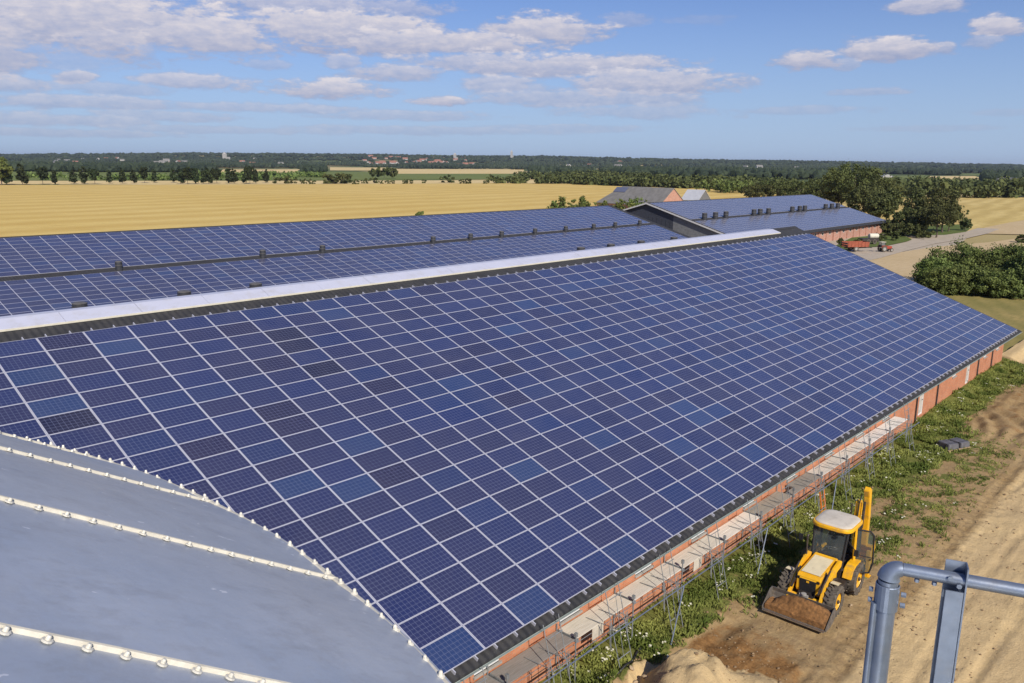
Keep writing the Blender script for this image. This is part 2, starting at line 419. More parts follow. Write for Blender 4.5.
# ------------------------------------------------------------------ light and sky
SUN_AZ, SUN_EL = R(244), R(37)          # direction towards the sun
sd = Vector((math.cos(SUN_AZ)*math.cos(SUN_EL), math.sin(SUN_AZ)*math.cos(SUN_EL), math.sin(SUN_EL)))
sl = bpy.data.lights.new('sun', 'SUN'); sl.energy = 5.0; sl.angle = R(.53); sl.color = (1, .93, .82)
so = bpy.data.objects.new('sun', sl); COL.objects.link(so); so.location = (-40, -90, 80)
so.rotation_euler = sd.to_track_quat('Z', 'Y').to_euler()
wd = bpy.data.worlds.new('World'); scene.world = wd; wd.use_nodes = True
def make_world():
    t = wd.node_tree; N = t.nodes; L = t.links
    bg = N['Background']
    sky = N.new('ShaderNodeTexSky'); sky.sky_type = 'NISHITA'; sky.sun_disc = False
    sky.sun_elevation = SUN_EL; sky.sun_rotation = PI/2-SUN_AZ
    sky.air_density = 1.0; sky.dust_density = .35; sky.ozone_density = 4.5; sky.altitude = 30
    tc = N.new('ShaderNodeTexCoord')
    def mth(op, a, b=None, c=None, clamp=False):
        n = N.new('ShaderNodeMath'); n.operation = op; n.use_clamp = clamp
        for i, v in enumerate((a, b, c)):
            if v is None: continue
            if isinstance(v, (int, float)): n.inputs[i].default_value = v
            else: L.new(v, n.inputs[i])
        return n.outputs[0]
    def vm(op, a, b):
        n = N.new('ShaderNodeVectorMath'); n.operation = op
        for i, v in enumerate((a, b)):
            if isinstance(v, tuple): n.inputs[i].default_value = v
            elif v is not None: L.new(v, n.inputs[i])
        return n
    sep = N.new('ShaderNodeSeparateXYZ'); L.new(tc.outputs['Generated'], sep.inputs[0])
    az = mth('ARCTAN2', sep.outputs['Y'], sep.outputs['X']); el = mth('ARCSINE', sep.outputs['Z'])
    cmb = N.new('ShaderNodeCombineXYZ'); L.new(az, cmb.inputs[0]); L.new(el, cmb.inputs[1])
    # ragged edges
    def nz(scale, detail, sc, rough=.6):
        mp = N.new('ShaderNodeMapping'); mp.inputs['Scale'].default_value = sc; L.new(cmb.outputs[0], mp.inputs['Vector'])
        n = N.new('ShaderNodeTexNoise'); n.inputs['Scale'].default_value = scale; n.inputs['Detail'].default_value = detail
        n.inputs['Roughness'].default_value = rough; L.new(mp.outputs[0], n.inputs['Vector']); return n
    n1 = nz(15, 9, (1, 3.2, 1)); n2 = nz(48, 8, (1, 2.6, 1), .65)
    off = mth('ADD', mth('MULTIPLY', mth('SUBTRACT', n1.outputs['Fac'], .5), 1.9), mth('MULTIPLY', mth('SUBTRACT', n2.outputs['Fac'], .5), 1.1))
    # clouds where the photograph has them: (px, py, half width, half height, strength)
    CL = [(60, 18, 190, 30, 1.0), (105, 45, 60, 12, .6), (215, 36, 75, 20, 1.), (330, 30, 120, 20, 1.), (300, 6, 95, 12, .8), (390, 8, 60, 10, .6),
          (430, 42, 120, 13, 1.), (540, 30, 62, 14, 1.), (480, 62, 90, 10, .8), (560, 66, 120, 11, .9), (650, 82, 95, 13, .85), (590, 98, 110, 9, .6), (520, 90, 60, 7, .5), (640, 112, 90, 8, .4),
          (75, 77, 18, 6, .8), (10, 84, 30, 8, .7), (185, 82, 55, 7, .75), (120, 88, 60, 6, .4), (335, 90, 52, 9, .95), (268, 64, 22, 5, .4), (400, 72, 50, 9, .8), (345, 62, 18, 7, .6),
          (440, 101, 28, 5, .95), (500, 84, 40, 8, .7), (80, 102, 90, 6, .6), (260, 108, 100, 5, .5), (420, 116, 90, 5, .45), (60, 120, 90, 6, .5), (160, 116, 70, 5, .45), (40, 132, 120, 4, .4), (220, 130, 120, 4, .35), (420, 130, 140, 4, .35), (560, 128, 90, 4, .3),
          (806, 59, 30, 9, .95), (845, 64, 12, 5, .5), (890, 48, 42, 10, 1.), (943, 47, 10, 5, .7), (995, 26, 25, 8, 1.), (983, 41, 16, 5, .5), (925, 4, 30, 8, .9), (862, 92, 36, 4, .4), (810, 110, 60, 4, .3), (930, 128, 60, 3, .2), (1010, 112, 40, 3, .2),
          (627, 19, 22, 6, .35), (700, 20, 30, 5, .15), (30, 55, 80, 14, .3), (-30, 30, 60, 40, .9)]
    tot = None; shade = None
    for px, py, hw, hh, st in CL:
        st = st**.8; hh *= 1.05
        d = pdir(px, py).normalized(); a0 = math.atan2(d.y, d.x); e0 = math.asin(d.z)
        v = vm('SUBTRACT', cmb.outputs[0], (a0, e0, 0)); v = vm('MULTIPLY', v.outputs[0], (F_PX/hw*.92, F_PX/hh*.92, 0))
        ln = vm('LENGTH', v.outputs[0], None).outputs['Value']
        m = mth('MULTIPLY', mth('MULTIPLY', mth('ADD', mth('SUBTRACT', 1.03, ln), off), 2.6, clamp=True), st)
        sy_ = N.new('ShaderNodeSeparateXYZ'); L.new(v.outputs[0], sy_.inputs[0])
        sh = mth('MULTIPLY', m, mth('MULTIPLY_ADD', sy_.outputs['Y'], .5, .5, clamp=True))
        tot = m if tot is None else mth('MAXIMUM', tot, m)
        shade = sh if shade is None else mth('MAXIMUM', shade, sh)
    # thin wash of far cloud along the horizon
    hz = mth('POWER', mth('SUBTRACT', 1, mth('MULTIPLY', mth('ABSOLUTE', el), 3.6), clamp=True), 1.6)
    hz = mth('MULTIPLY', hz, .86)
    fin = mth('ADD', mth('MULTIPLY', tot, mth('MULTIPLY_ADD', n2.outputs['Fac'], .5, .66, clamp=True)), 0, clamp=True)
    br = N.new('ShaderNodeMix'); br.data_type = 'RGBA'
    L.new(mth('ADD', mth('MULTIPLY', shade, 1.0), mth('MULTIPLY', mth('SUBTRACT', n2.outputs['Fac'], .5), 1.2), clamp=True), br.inputs[0])
    br.inputs[6].default_value = (5.0, 5.5, 7.9, 1); br.inputs[7].default_value = (11.2, 10.5, 11.0, 1)
    m1 = N.new('ShaderNodeMix'); m1.data_type = 'RGBA'
    L.new(hz, m1.inputs[0]); 
    tn = N.new('ShaderNodeMix'); tn.data_type = 'RGBA'; tn.blend_type = 'MULTIPLY'; tn.inputs[0].default_value = 1
    L.new(sky.outputs[0], tn.inputs[6]); tn.inputs[7].default_value = (.90, 1.01, 1.44, 1)
    L.new(tn.outputs[2], m1.inputs[6]); m1.inputs[7].default_value = (6.0, 8.2, 11.6, 1)
    m2 = N.new('ShaderNodeMix'); m2.data_type = 'RGBA'
    L.new(fin, m2.inputs[0]); L.new(m1.outputs[2], m2.inputs[6]); L.new(br.outputs[2], m2.inputs[7])
    L.new(m2.outputs[2], bg.inputs['Color']); bg.inputs['Strength'].default_value = .069
make_world()
scene.view_settings.view_transform = 'Standard'; scene.view_settings.look = 'None'
scene.view_settings.exposure = 0; scene.view_settings.gamma = 1
scene.render.engine = 'CYCLES'
scene.cycles.max_bounces = 5; scene.cycles.transparent_max_bounces = 6; scene.cycles.volume_bounces = 0
scene.cycles.use_denoising = True

# ------------------------------------------------------------------ terrain
def sst(a, b, x):
    t = max(0, min(1, (x-a)/(b-a))); return t*t*(3-2*t)
def nz(x, y, s, seed=0): return noise.noise(Vector((x*s, y*s, seed)))
PILES = [(11.0, -22.3, 1.95, 1.5), (9.8, -22.9, 2.1, 1.3), (12.3, -23.6, 1.3, .5)]
def yard_h(x, y):
    h = .055*nz(x, y, .5, 1)+.035*nz(x, y, 1.7, 2)+.016*nz(x, y, 4.5, 3)
    h += (.06+.34*sst(40, 56, x))*sst(-19.4, -18.4, y)
    # wheel ruts of the turning place
    k = sst(44, 50, x)*(1-sst(62, 70, x))*sst(-27.5, -25.5, y)*(1-sst(-21.6, -20.6, y))
    if k > 0:
        r = math.hypot(x-47, y+16); h += k*(.13*math.sin(r*5.2+nz(x, y, .4, 5)*3)+.16*nz(x, y, 1.1, 6)+.12)
    # churned tracks by the digger
    k = sst(14, 18, x)*(1-sst(40, 46, x))*sst(-26.6, -25.4, y)*(1-sst(-24.4, -23.6, y))
    h += k*(.05*math.sin(x*11+nz(x, y, .7, 7)*3)+.05*nz(x, y, 2.2, 8))
    k = sst(5, 8, x)*(1-sst(14.5, 17, x))*sst(-27, -25.5, y)*(1-sst(-20.4, -19.8, y))
    h += k*(.15*nz(x, y, .9, 9)+.10*nz(x, y, 2.6, 10))
    # rough spoil ridge under the scaffold, and the trench
    k = sst(5, 7, x)*(1-sst(10.6, 12, x)); d = abs(y+20.35)
    h += k*max(0, 1-d/.75)*(.42+.35*nz(x, y, 1.6, 11)+.22*nz(x, y, 4, 12))
    h -= sst(9, 11, x)*(1-sst(15.5, 17.5, x))*max(0, 1-abs(y+21.2)/.8)*.22
    if y < -23.4:
        for yc, am, ph in ((-26.1, .9, 0), (-28.0, .9, 0), (-29.6, 1.3, 1), (-31.4, 1.3, 1), (-24.4, .7, 2.2), (-27.2, 1.6, 3), (-33.5, .8, 2), (-35.4, .8, 2)):
            dd = abs(y-(yc+am*math.sin(x*.07+ph)+.12*nz(x, yc, .3, 21)))
            if dd < .42:
                h += (-.055*(1-sst(.12, .26, dd))+.035*sst(.18, .27, dd)*(1-sst(.27, .42, dd)))*(.6+.6*nz(x, yc, .25, 22))
                if dd < .2 and x < 44: h += .014*math.sin(x*17+dd*14)
    if x < 40 and y > -27.5: h += .035*abs(nz(x, y, 3.3, 23))+.03*nz(x, y, 7, 24)
    for px, py, r, hh in PILES:
        d = math.hypot(x-px, (y-py)*1.15)/r
        if d < 1: h = max(h, h*.3+hh*min(1, 1.75*(1-d))*(.86+.16*nz(x, y, 1.1, 13)+.09*nz(x, y, 3.1, 15))+.06*nz(x, y, 5.5, 14)*(1-d))
    return h
def yard_zone(x, y):
    n = nz(x, y, .35, 20)
    wid = 20.7+1.2*sst(26, 40, x)+1.1*sst(38, 52, x)
    g = sst(-wid-1.8, -wid+1.6, y)*.95
    g = max(g, .44*sst(-25.6, -23.8, y)*sst(22, 26, x)*(1-sst(44, 50, x)))
    if x > 50: g = max(g, .9*sst(-25.2, -22.5, y)*sst(50, 54, x)*(1-sst(68, 72, x)))
    g *= 1-sst(69.5, 71.5, x)
    mud = sst(45, 49, x)*(1-sst(60, 64, x))*sst(-27.5, -26, y)*(1-sst(-21.2, -20.2, y)); g *= 1-mud*.9
    s = sst(5, 7, x)*(1-sst(14.0, 18.5, x))*(1-sst(-20.9, -20.2, y))*sst(-26.0, -23.6, y)*.68
    s = max(s, mud*.42)
    g *= 1-min(1, s*1.6)
    b = (1-sst(-26.1, -24.9, y))
    b = max(b, sst(70, 72, x))
    for px, py, r, hh in PILES:
        d = math.hypot(x-px, y-py)/r
        if d < 1.05: b = 1; s = 0; g = 0
    return (g, s, b, 1)
def make_yard():
    x0, x1, y0, y1 = -14, 96, -60, -17.7
    xs = []; x = x0
    while x < x1: xs.append(x); x += .16 if 4 < x < 40 else .3
    ys = []; y = y1
    while y > y0: ys.append(y); y -= .13 if y > -29 else (.2 if y > -36 else .8)
    nx, ny = len(xs), len(ys)
    V = [(x, y, yard_h(x, y)) for y in ys for x in xs]
    Fc = [(j*nx+i, j*nx+i+1, (j+1)*nx+i+1, (j+1)*nx+i)[::-1] for j in range(ny-1) for i in range(nx-1)]
    me = bpy.data.meshes.new('dirt_yard'); me.from_pydata(V, [], Fc); me.materials.append(MAT['yard'])
    ca = me.color_attributes.new('tint', 'FLOAT_COLOR', 'POINT')
    buf = []
    for v in V: buf += yard_zone(v[0], v[1])
    ca.data.foreach_set('color', buf)
    me.polygons.foreach_set('use_smooth', [True]*len(Fc))
    o = bpy.data.objects.new('dirt_yard', me); COL.objects.link(o); tag(o, kind='structure')
make_yard()
def sheet(name, pts, z, m):
    b = MB(); b.face([(p[0], p[1], z) for p in pts]); o = b.build(name, m)
    # keep the face upwards
    if o.data.polygons[0].normal.z < 0: o.data.flip_normals()
    return tag(o, kind='structure')
S = 14000
sheet('ground', [(-S, -S), (S, -S), (S, S), (-S, S)], -.30, MAT['country'])
# the big stubble field behind the barns
P = lambda *a: [W(*p)[:2] for p in a]
sheet('stubble_field', [(-260, 66), (-120, 820)]+P((-60, 183.5), (0, 184.5), (150, 184.5), (300, 184), (500, 183), (640, 184.5), (760, 188))+[(560, 230), (300, 74), (130, 66)], -.22, MAT['stubble'])
sheet('farmyard_ground', [(-60, -17.75), (-60, 66), (222, 66), (222, 22), (150, 10), (96, -8), (96, -17.75)], -.20, MAT['road'])
sheet('field_edge_strip', P((-60, 180.5), (300, 180.5), (640, 179.5), (640, 184), (500, 183), (300, 184), (150, 184.5), (-60, 183.5)), -.18, MAT['wheat_far'])
sheet('green_field', P((-60, 171), (340, 171.5), (600, 173.2), (600, 178.6), (340, 180), (-60, 180.3)), -.16, MAT['green_field'])
sheet('distant_stubble_field', P((395, 168.8), (524, 169.2), (524, 173.6), (395, 173.6)), -.14, MAT['wheat_far'])
sheet('distant_pale_field', P((60, 166.0), (110, 165.6), (115, 168.2), (50, 168.8)), -.14, MAT['wheat_far'])
sheet('distant_meadow', P((330, 165.5), (392, 166), (392, 170.6), (330, 170.2)), -.14, MAT['wheat_far'])
sheet('far_field', P((845, 177), (925, 175), (930, 180.6), (850, 184)), -.14, MAT['green_field'])
sheet('far_pale_field', P((930, 176), (975, 176), (985, 179), (930, 179.2)), -.13, MAT['wheat_far'])
sheet('middle_pale_field', P((530, 177.5), (590, 177.5), (590, 180), (530, 180)), -.13, MAT['wheat_far'])
# right-hand side fields
sheet('striped_field', P((830, 196), (1100, 196), (1200, 205), (1200, 240), (1030, 233), (985, 231), (962, 236), (900, 238), (830, 215)), -.16, MAT['right_field'])
sheet('bare_field', P((1060, 214), (1010, 222), (985, 227), (975, 233), (1120, 236), (1120, 214)), -.12, MAT['sand_field'])
sheet('tan_field', [(96, -60), (88, -9), (118, 12), (139, 22)]+P((935, 246), (990, 241.5), (1030, 236), (1200, 234), (1400, 300)), -.14, MAT['sand_field'])
sheet('dry_lawn', [(72, -8), (71.5, -17.72), (86, -18.4), (92, -20.5), (130, -30), (190, -40), (150, -8), (118, -4), (98, 6), (80, 6)], -.04, MAT['dry_lawn'])
sheet('barn_side_grass', [(120, 24), (190, 40), (215, 36), (206, 33)]+P((912, 239), (907, 241), (885, 245.5), (850, 248))+[(135, 20)], -.08, MAT['fresh_grass'])
sheet('roadside_grass', P((880, 233), (900, 226), (960, 224), (971, 228), (966, 231.5), (945, 234.5), (905, 235.5)), -.08, MAT['fresh_grass'])
def road(name, pts, m, z):
    sheet(name, pts, z, m)
road('gravel_track', P((846, 256), (872, 251), (905, 244), (925, 238.6), (905, 236.4), (880, 235), (882, 232.6), (905, 234.3), (945, 234), (965, 231.5), (978, 227.5), (1000, 228.5), (988, 233), (965, 238.2), (935, 243.2), (905, 250.5), (880, 257.5), (860, 261.5)), MAT['road'], -.10)

HILL = [(-80, 16), (0, 24), (60, 30), (120, 38), (200, 52), (300, 58), (380, 56), (450, 50), (512, 50), (600, 44), (700, 38), (800, 34), (900, 26), (1024, 20), (1150, 18)]
def hill_amp(az_px):
    for (a, ha), (b, hb) in zip(HILL, HILL[1:]):
        if a <= az_px <= b: return ha+(hb-ha)*(az_px-a)/(b-a)
    return HILL[0][1] if az_px < HILL[0][0] else HILL[-1][1]
def px_of(x, y):
    d = Vector((x-CAM.x, y-CAM.y, 0)); f = d.dot(FW)
    return 512+F_PX*d.dot(RT)/max(1, f)
def hill_h(x, y):
    D = math.hypot(x-CAM.x, y-CAM.y)
    px = px_of(x, y)
    k = sst(2600, 5200, D)
    return -.3+k*(hill_amp(px)+9*nz(x, y, .0009, 30))+2.5*k*nz(x, y, .004, 31)
def make_hills():
    V = []; Fc = []; nA = 120; Ds = [2500+i*160 for i in range(26)]+[7000, 8500, 11000]
    for D in Ds:
        for k in range(nA):
            px = -180+k*(1384/(nA-1)); p = WD(px, D)
            V.append((p.x, p.y, hill_h(p.x, p.y) if D > 2500 else -.6))
    for j in range(len(Ds)-1):
        for k in range(nA-1):
            Fc.append((j*nA+k, j*nA+k+1, (j+1)*nA+k+1, (j+1)*nA+k))
    me = bpy.data.meshes.new('hills'); me.from_pydata(V, [], Fc); me.materials.append(MAT['country'])
    me.polygons.foreach_set('use_smooth', [True]*len(Fc))
    o = bpy.data.objects.new('hills', me); COL.objects.link(o); tag(o, kind='structure')
    if me.polygons[0].normal.z < 0: me.flip_normals()
make_hills()

# ------------------------------------------------------------------ solar barns
SLOPE = .354504            # main roof pitch
PW, PH = 1.67, 1.01        # panel pitch along and down the slope
DARK = {}
def panel_tint(i, j, seed):
    r = random.Random(i*131+j*977+seed*7919)
    k = r.random()
    base = [(.020, .027, .094), (.019, .029, .104), (.022, .027, .088), (.023, .026, .080), (.018, .032, .110)][int(k*4.99)]
    if k > .94: base = (.021, .042, .128)
    if k < .045: base = (.022, .024, .074)
    if (i, j, seed) in DARK: base = DARK[(i, j, seed)]
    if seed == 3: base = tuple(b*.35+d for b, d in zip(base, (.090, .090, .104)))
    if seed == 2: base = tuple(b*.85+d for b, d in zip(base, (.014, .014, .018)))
    v = .92+.16*r.random()
    return tuple(c*v for c in base)+(1,)
for ij in ((5, 2), (5, 3), (5, 5), (-1, 5)): DARK[(*ij, 0)] = (.014, .014, .040)
for ij in ((4, 1), (4, 4), (0, 0), (10, 6), (10, 8), (6, 7), (11, 0), (4, 12), (9, 10), (15, 16), (3, 7), (3, 8), (1, 8)): DARK[(*ij, 0)] = (.021, .020, .058)
for ij in ((-1, 2), (-1, 4), (1, 1), (14, 3), (12, 5), (7, 14), (14, 14), (14, 15), (3, 12), (2, 11)): DARK[(*ij, 0)] = (.022, .046, .135)
def add_panel(mb, o, ex, ey, nrm, i, j, seed, w=PW, h=PH, fx=.030, fy=.019):
    """one framed module; o = upper left corner on the roof, ex along the eave, ey down the slope"""
    g = .007; lift = .035; th = .035
    a0, a1 = g, w-g; b0, b1 = g, h-g
    def p(a, b, z): return o+ex*a+ey*b+nrm*z
    top = lift+th; gl = top-.004
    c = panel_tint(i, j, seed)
    # rim
    for q in (((a0, b0), (a1, b0), (a1, b0+fy), (a0, b0+fy)), ((a0, b1-fy), (a1, b1-fy), (a1, b1), (a0, b1)),
              ((a0, b0+fy), (a0+fx, b0+fy), (a0+fx, b1-fy), (a0, b1-fy)), ((a1-fx, b0+fy), (a1, b0+fy), (a1, b1-fy), (a1-fx, b1-fy))):
        mb.face([p(*t, top) for t in q][::-1], 1)
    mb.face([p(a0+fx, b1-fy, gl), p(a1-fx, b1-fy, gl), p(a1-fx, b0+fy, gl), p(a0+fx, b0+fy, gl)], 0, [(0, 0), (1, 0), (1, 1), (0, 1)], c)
    for q in (((a0, b0), (a1, b0)), ((a1, b0), (a1, b1)), ((a1, b1), (a0, b1)), ((a0, b1), (a0, b0))):
        (u0, v0), (u1, v1) = q
        mb.face([p(u0, v0, lift), p(u0, v0, top), p(u1, v1, top), p(u1, v1, lift)][::-1], 1)
PVM = [MAT['glass_pv'], MAT['alu']]
def array(parent, cells, orgf, ex, ey, nrm, seed, **kw):
    """the 100 modules nearest the camera are parts of their own, the rest one part"""
    cells = sorted(cells, key=lambda c: (orgf(*c)-CAM).length)
    def vis(c):
        q = orgf(*c)+ex*.8+ey*.5-CAM; f = q.dot(FW)
        return f > 0 and -10 < 512+F_PX*q.dot(RT)/f < 1034
    front = [c for c in cells if vis(c) and c not in HIDDEN.get(seed, ())][:100]
    fs = set(front)
    for c in front:
        o = orgf(*c); mb = MB(); add_panel(mb, o, ex, ey, nrm, *c, seed, **kw)
        mb.build('solar_panel', PVM, parent, loc=tuple(o), attr='uv')
    mb = MB()
    for c in cells:
        if c not in fs: add_panel(mb, orgf(*c), ex, ey, nrm, *c, seed, **kw)
    ob = mb.build('solar_panels', PVM, parent, attr='uv'); tag(ob, kind='stuff')
HIDDEN = {}

def main_barn():
    X0, X1 = -16.7, 70.55
    cs, sn = math.cos(SLOPE), math.sin(SLOPE)
    ex = Vector((1, 0, 0)); ey = Vector((0, -cs, -sn)); nr = Vector((0, -sn, cs))
    top = Vector((0, 0, 10.0))
    barn = thing('barn', 'long orange brick barn, near slope covered with blue solar panels under a white ridge', 'barn', (27, 0, 0))
    off = -.07       # roofing lies below the modules
    rid = (1.90, 10.0+1.90*math.tan(SLOPE)-.07)
    JE = 20.22*PH
    eave = (-JE*cs, 10-JE*sn-.07)
    ys, ye = rid[0], 2*rid[0]-eave[0]
    mb = MB(); th = .09
    mb.prism([(eave[0], eave[1]), (rid[0], rid[1]), (ye, eave[1]), (ye, eave[1]-th), (rid[0], rid[1]-th), (eave[0], eave[1]-th)][::-1], X0-.5, X1+.35, 0, 'x')
    rf = mb.build('roof', MAT['roof'], barn)
    # white ridge sheeting, in overlapping lengths
    a = X0; k = 0
    while a < 65.2:
        b = min(a+3.02, 65.6); mb = MB(); up = .075+.004*(k % 2); y0 = .93; z0 = 10+y0*math.tan(SLOPE)-.07
        y1 = 2*rid[0]-y0; sk = .42 if b >= 65.5 else 0
        prof = [(y0, z0+.02), (y0, z0+.03+up), (rid[0]-.25, rid[1]+up-.05), (rid[0]+.25, rid[1]+up-.05), (y1, z0+up+.03), (y1, z0+.02)]
        A = [(a, p[0], p[1]) for p in prof]; B = [(b-.018, p[0], p[1]) for p in prof]
        if sk: B = [(b-max(0, (p[0]-y0))*.30, p[0], p[1]) for p in prof]
        for q in range(5): mb.face([A[q], B[q], B[q+1], A[q+1]])
        mb.face(A[::-1]); mb.face(B)
        r_ = mb.build('ridge_cover', MAT['ridge_white'], barn); a = b; k += 1
    mb = MB()
    mb.box(((X0+65.6)/2, .915, 10+.93*math.tan(SLOPE)-.02), (65.6-X0, .028, .075))
    mb.build('ridge_edge_strip', MAT['cream'], barn)
    # dark ridge cap beyond the white cover
    mb = MB(); mb.prism([(rid[0]-.35, rid[1]-.10), (rid[0], rid[1]+.04), (rid[0]+.35, rid[1]-.10)], 65.65, X1+.36, 0, 'x'); mb.build('ridge_cap', MAT['roof'], barn)
    # walls, with door and window openings cut as recessed leaves
    zt = 2.75; wy = -18.30
    op = []    # (x0,x1,z0,z1,kind)
    x = 1.6; k = 0
    for xx in (5.2, 9.2, 13.6, 17.6, 22.0, 26.4, 31.0, 35.4, 39.6): op.append((xx, xx+1.1, 1.75, 2.45, 'window'))
    for xx, kd in ((46.6, 'door'), (54.0, 'window'), (57.8, 'door'), (62.6, 'window'), (66.6, 'window')):
        op.append((xx, xx+.95, .45 if kd == 'door' else 1.7, 2.45, kd))
    mb = MB(); xs = [X0]+[v for o in op for v in (o[0], o[1])]+[X1-1.4]
    def wq(xa, xb, za, zb):
        mb.box(((xa+xb)/2, wy+.15, (za+zb)/2), (xb-xa, .3, zb-za))
    prev = X0
    for o in op:
        wq(prev, o[0], -.3, zt)
        if o[2] > 0: wq(o[0], o[1], -.3, o[2])
        wq(o[0], o[1], o[3], zt); prev = o[1]
    wq(prev, X1-1.4, -.3, zt)
    # gable end walls and back wall
    gz = rid[1]-.2
    for gx in (X0, X1-1.7):
        mb.prism([(wy+.3, -.3), (ye-.6, -.3), (ye-.6, zt), (rid[0], gz), (wy+.3, zt)], gx, gx+.3, 0, 'x')
    mb.box(((X0+X1-1.4)/2, ye-.45, 1.2), (X1-1.4-X0, .3, 3.0))
    mb.build('wall', MAT['brick'], barn)
    for o in op:
        w_, h_ = o[1]-o[0], o[3]-o[2]; cx = (o[0]+o[1])/2; cz = (o[2]+o[3])/2
        mb = MB()
        for s in (-1, 1): mb.box((cx+s*(w_/2-.035), wy+.06, cz), (.07, .06, h_))
        for s in (-1, 1): mb.box((cx, wy+.06, cz+s*(h_/2-.035)), (w_-.14, .06, .07))
        if o[4] == 'window':
            mb.box((cx, wy+.06, cz), (.05, .058, h_-.14))
            f = mb.build('window', MAT['frame_white'], barn)
            g = MB(); g.box((cx, wy+.10, cz), (w_-.14, .02, h_-.14)); g.build('pane', MAT['pane'], f)
            s_ = MB(); s_.box((cx, wy-.02, o[2]-.03), (w_+.1, .10, .06)); s_.build('sill', MAT['concrete'], f)
        else:
            g = MB(); g.box((cx, wy+.09, cz), (w_-.14, .05, h_-.14))
            d = g.build('door', MAT['door'], barn); mb.build('door_frame', MAT['frame_white'], d)
            h2 = MB(); h2.tube((cx+w_/2-.2, wy-.0, cz), (cx+w_/2-.2, wy+.07, cz), .02); h2.tube((cx+w_/2-.2, wy, cz), (cx+w_/2-.32, wy, cz), .013); h2.build('handle', MAT['dark'], d)
    # downpipes
    for xx in (50.4, 60.9, 65.2, 45.9):
        g = MB(); g.tube((xx, wy-.07, .1), (xx, wy-.07, 2.6), .045); g.path([(xx, wy-.07, 2.55), (xx, wy-.25, 2.66), (xx, eave[0]+.05, eave[1]-.14)], .045)
        g.build('downpipe', MAT['vent'], barn)
    # gutter along the eave
    gy = eave[0]+.045; gz_ = eave[1]-.055
    mb = MB(); r = .085; pr = []
    for k in range(7):
        t = PI+PI*k/6; pr.append((gy-.06+r*math.cos(t), gz_+r*math.sin(t)))
    pr2 = [(gy-.06+(r-.012)*math.cos(PI+PI*k/6), gz_+(r-.012)*math.sin(PI+PI*k/6)) for k in range(6, -1, -1)]
    mb.prism(pr+pr2, X0-.5, X1+.37, 0, 'x')
    mb.build('gutter', MAT['gutter'], barn)
    # boards closing the near roof edge at the gable
    mb = MB()
    for xg in (X0-.53, X1+.36):
        for s in (1,):
            mb.prism([(eave[0], eave[1]-.02), (rid[0], rid[1]-.02), (rid[0], rid[1]-.22), (eave[0], eave[1]-.2)], xg, xg+.03, 0, 'x')
    mb.build('barge_board', MAT['vent'], barn)
    # mounting rails: two to a column, their ends stick out past the modules
    for i in range(-8, 42):
        for t in (.24, .76):
            a_ = top+ex*((i+t)*PW)+ey*(-.25*PH)+nr*.015; b_ = top+ex*((i+t)*PW)+ey*(20.12*PH)+nr*.015
            mb = MB(); w2 = .015
            q = [a_-ex*w2, a_+ex*w2, b_+ex*w2, b_-ex*w2]
            lo = [p-nr*.08 for p in q]; hi = [p+nr*.018 for p in q]
            mb.face(hi[::-1]); mb.face([lo[0], lo[1], hi[1], hi[0]]); mb.face([lo[2], lo[3], hi[3], hi[2]]); mb.face([lo[1], lo[2], hi[2], hi[1]]); mb.face([lo[3], lo[0], hi[0], hi[3]])
            mb.build('mounting_rail', MAT['alu'], barn)
    cells = [(i, j) for i in range(-9, 42) for j in range(20)]
    def orgf(i, j): return top+ex*(i*PW)+ey*(j*PH)
    # modules hidden below the silo roof are not the ones shown largest
    HIDDEN[0] = {(i, j) for i in range(-9, 3) for j in range(20) if j > 4+max(0, (i+1))*4.2 and i < 3}
    array(barn, cells, orgf, ex, ey, nr, 0)
main_barn()

def vent_stack(x, y, z, label, group, r=.34, h=.78):
    """ridge fan chimney: drum, rain cap, base flange"""
    t = thing('roof_vent', label, 'vent', (x, y, z), 0, group, local=True)
    mb = MB(); mb.lathe([(r*1.12, -.25), (r*1.12, .08), (r, .13), (r, h), (r*.86, h+.001), (r*.80, h-.12), (0, h-.14)], (0, 0, 0), n=20)
    mb.build('drum', MAT['vent'], t, smooth=True)
    mb = MB(); mb.lathe([(0, h+.02), (r*.7, h+.035), (r*1.02, h-.01), (r*1.02, h+.03), (r*.7, h+.10), (0, h+.13)], (0, 0, 0), n=20)
    mb.build('rain_cap', MAT['vent_cap'], t, smooth=True)
    mb = MB(); mb.lathe([(r*1.05, h*.55), (r*1.08, h*.56), (r*1.08, h*.62), (r*1.05, h*.63)], (0, 0, 0), n=20); mb.build('band', MAT['vent_cap'], t)
    return t

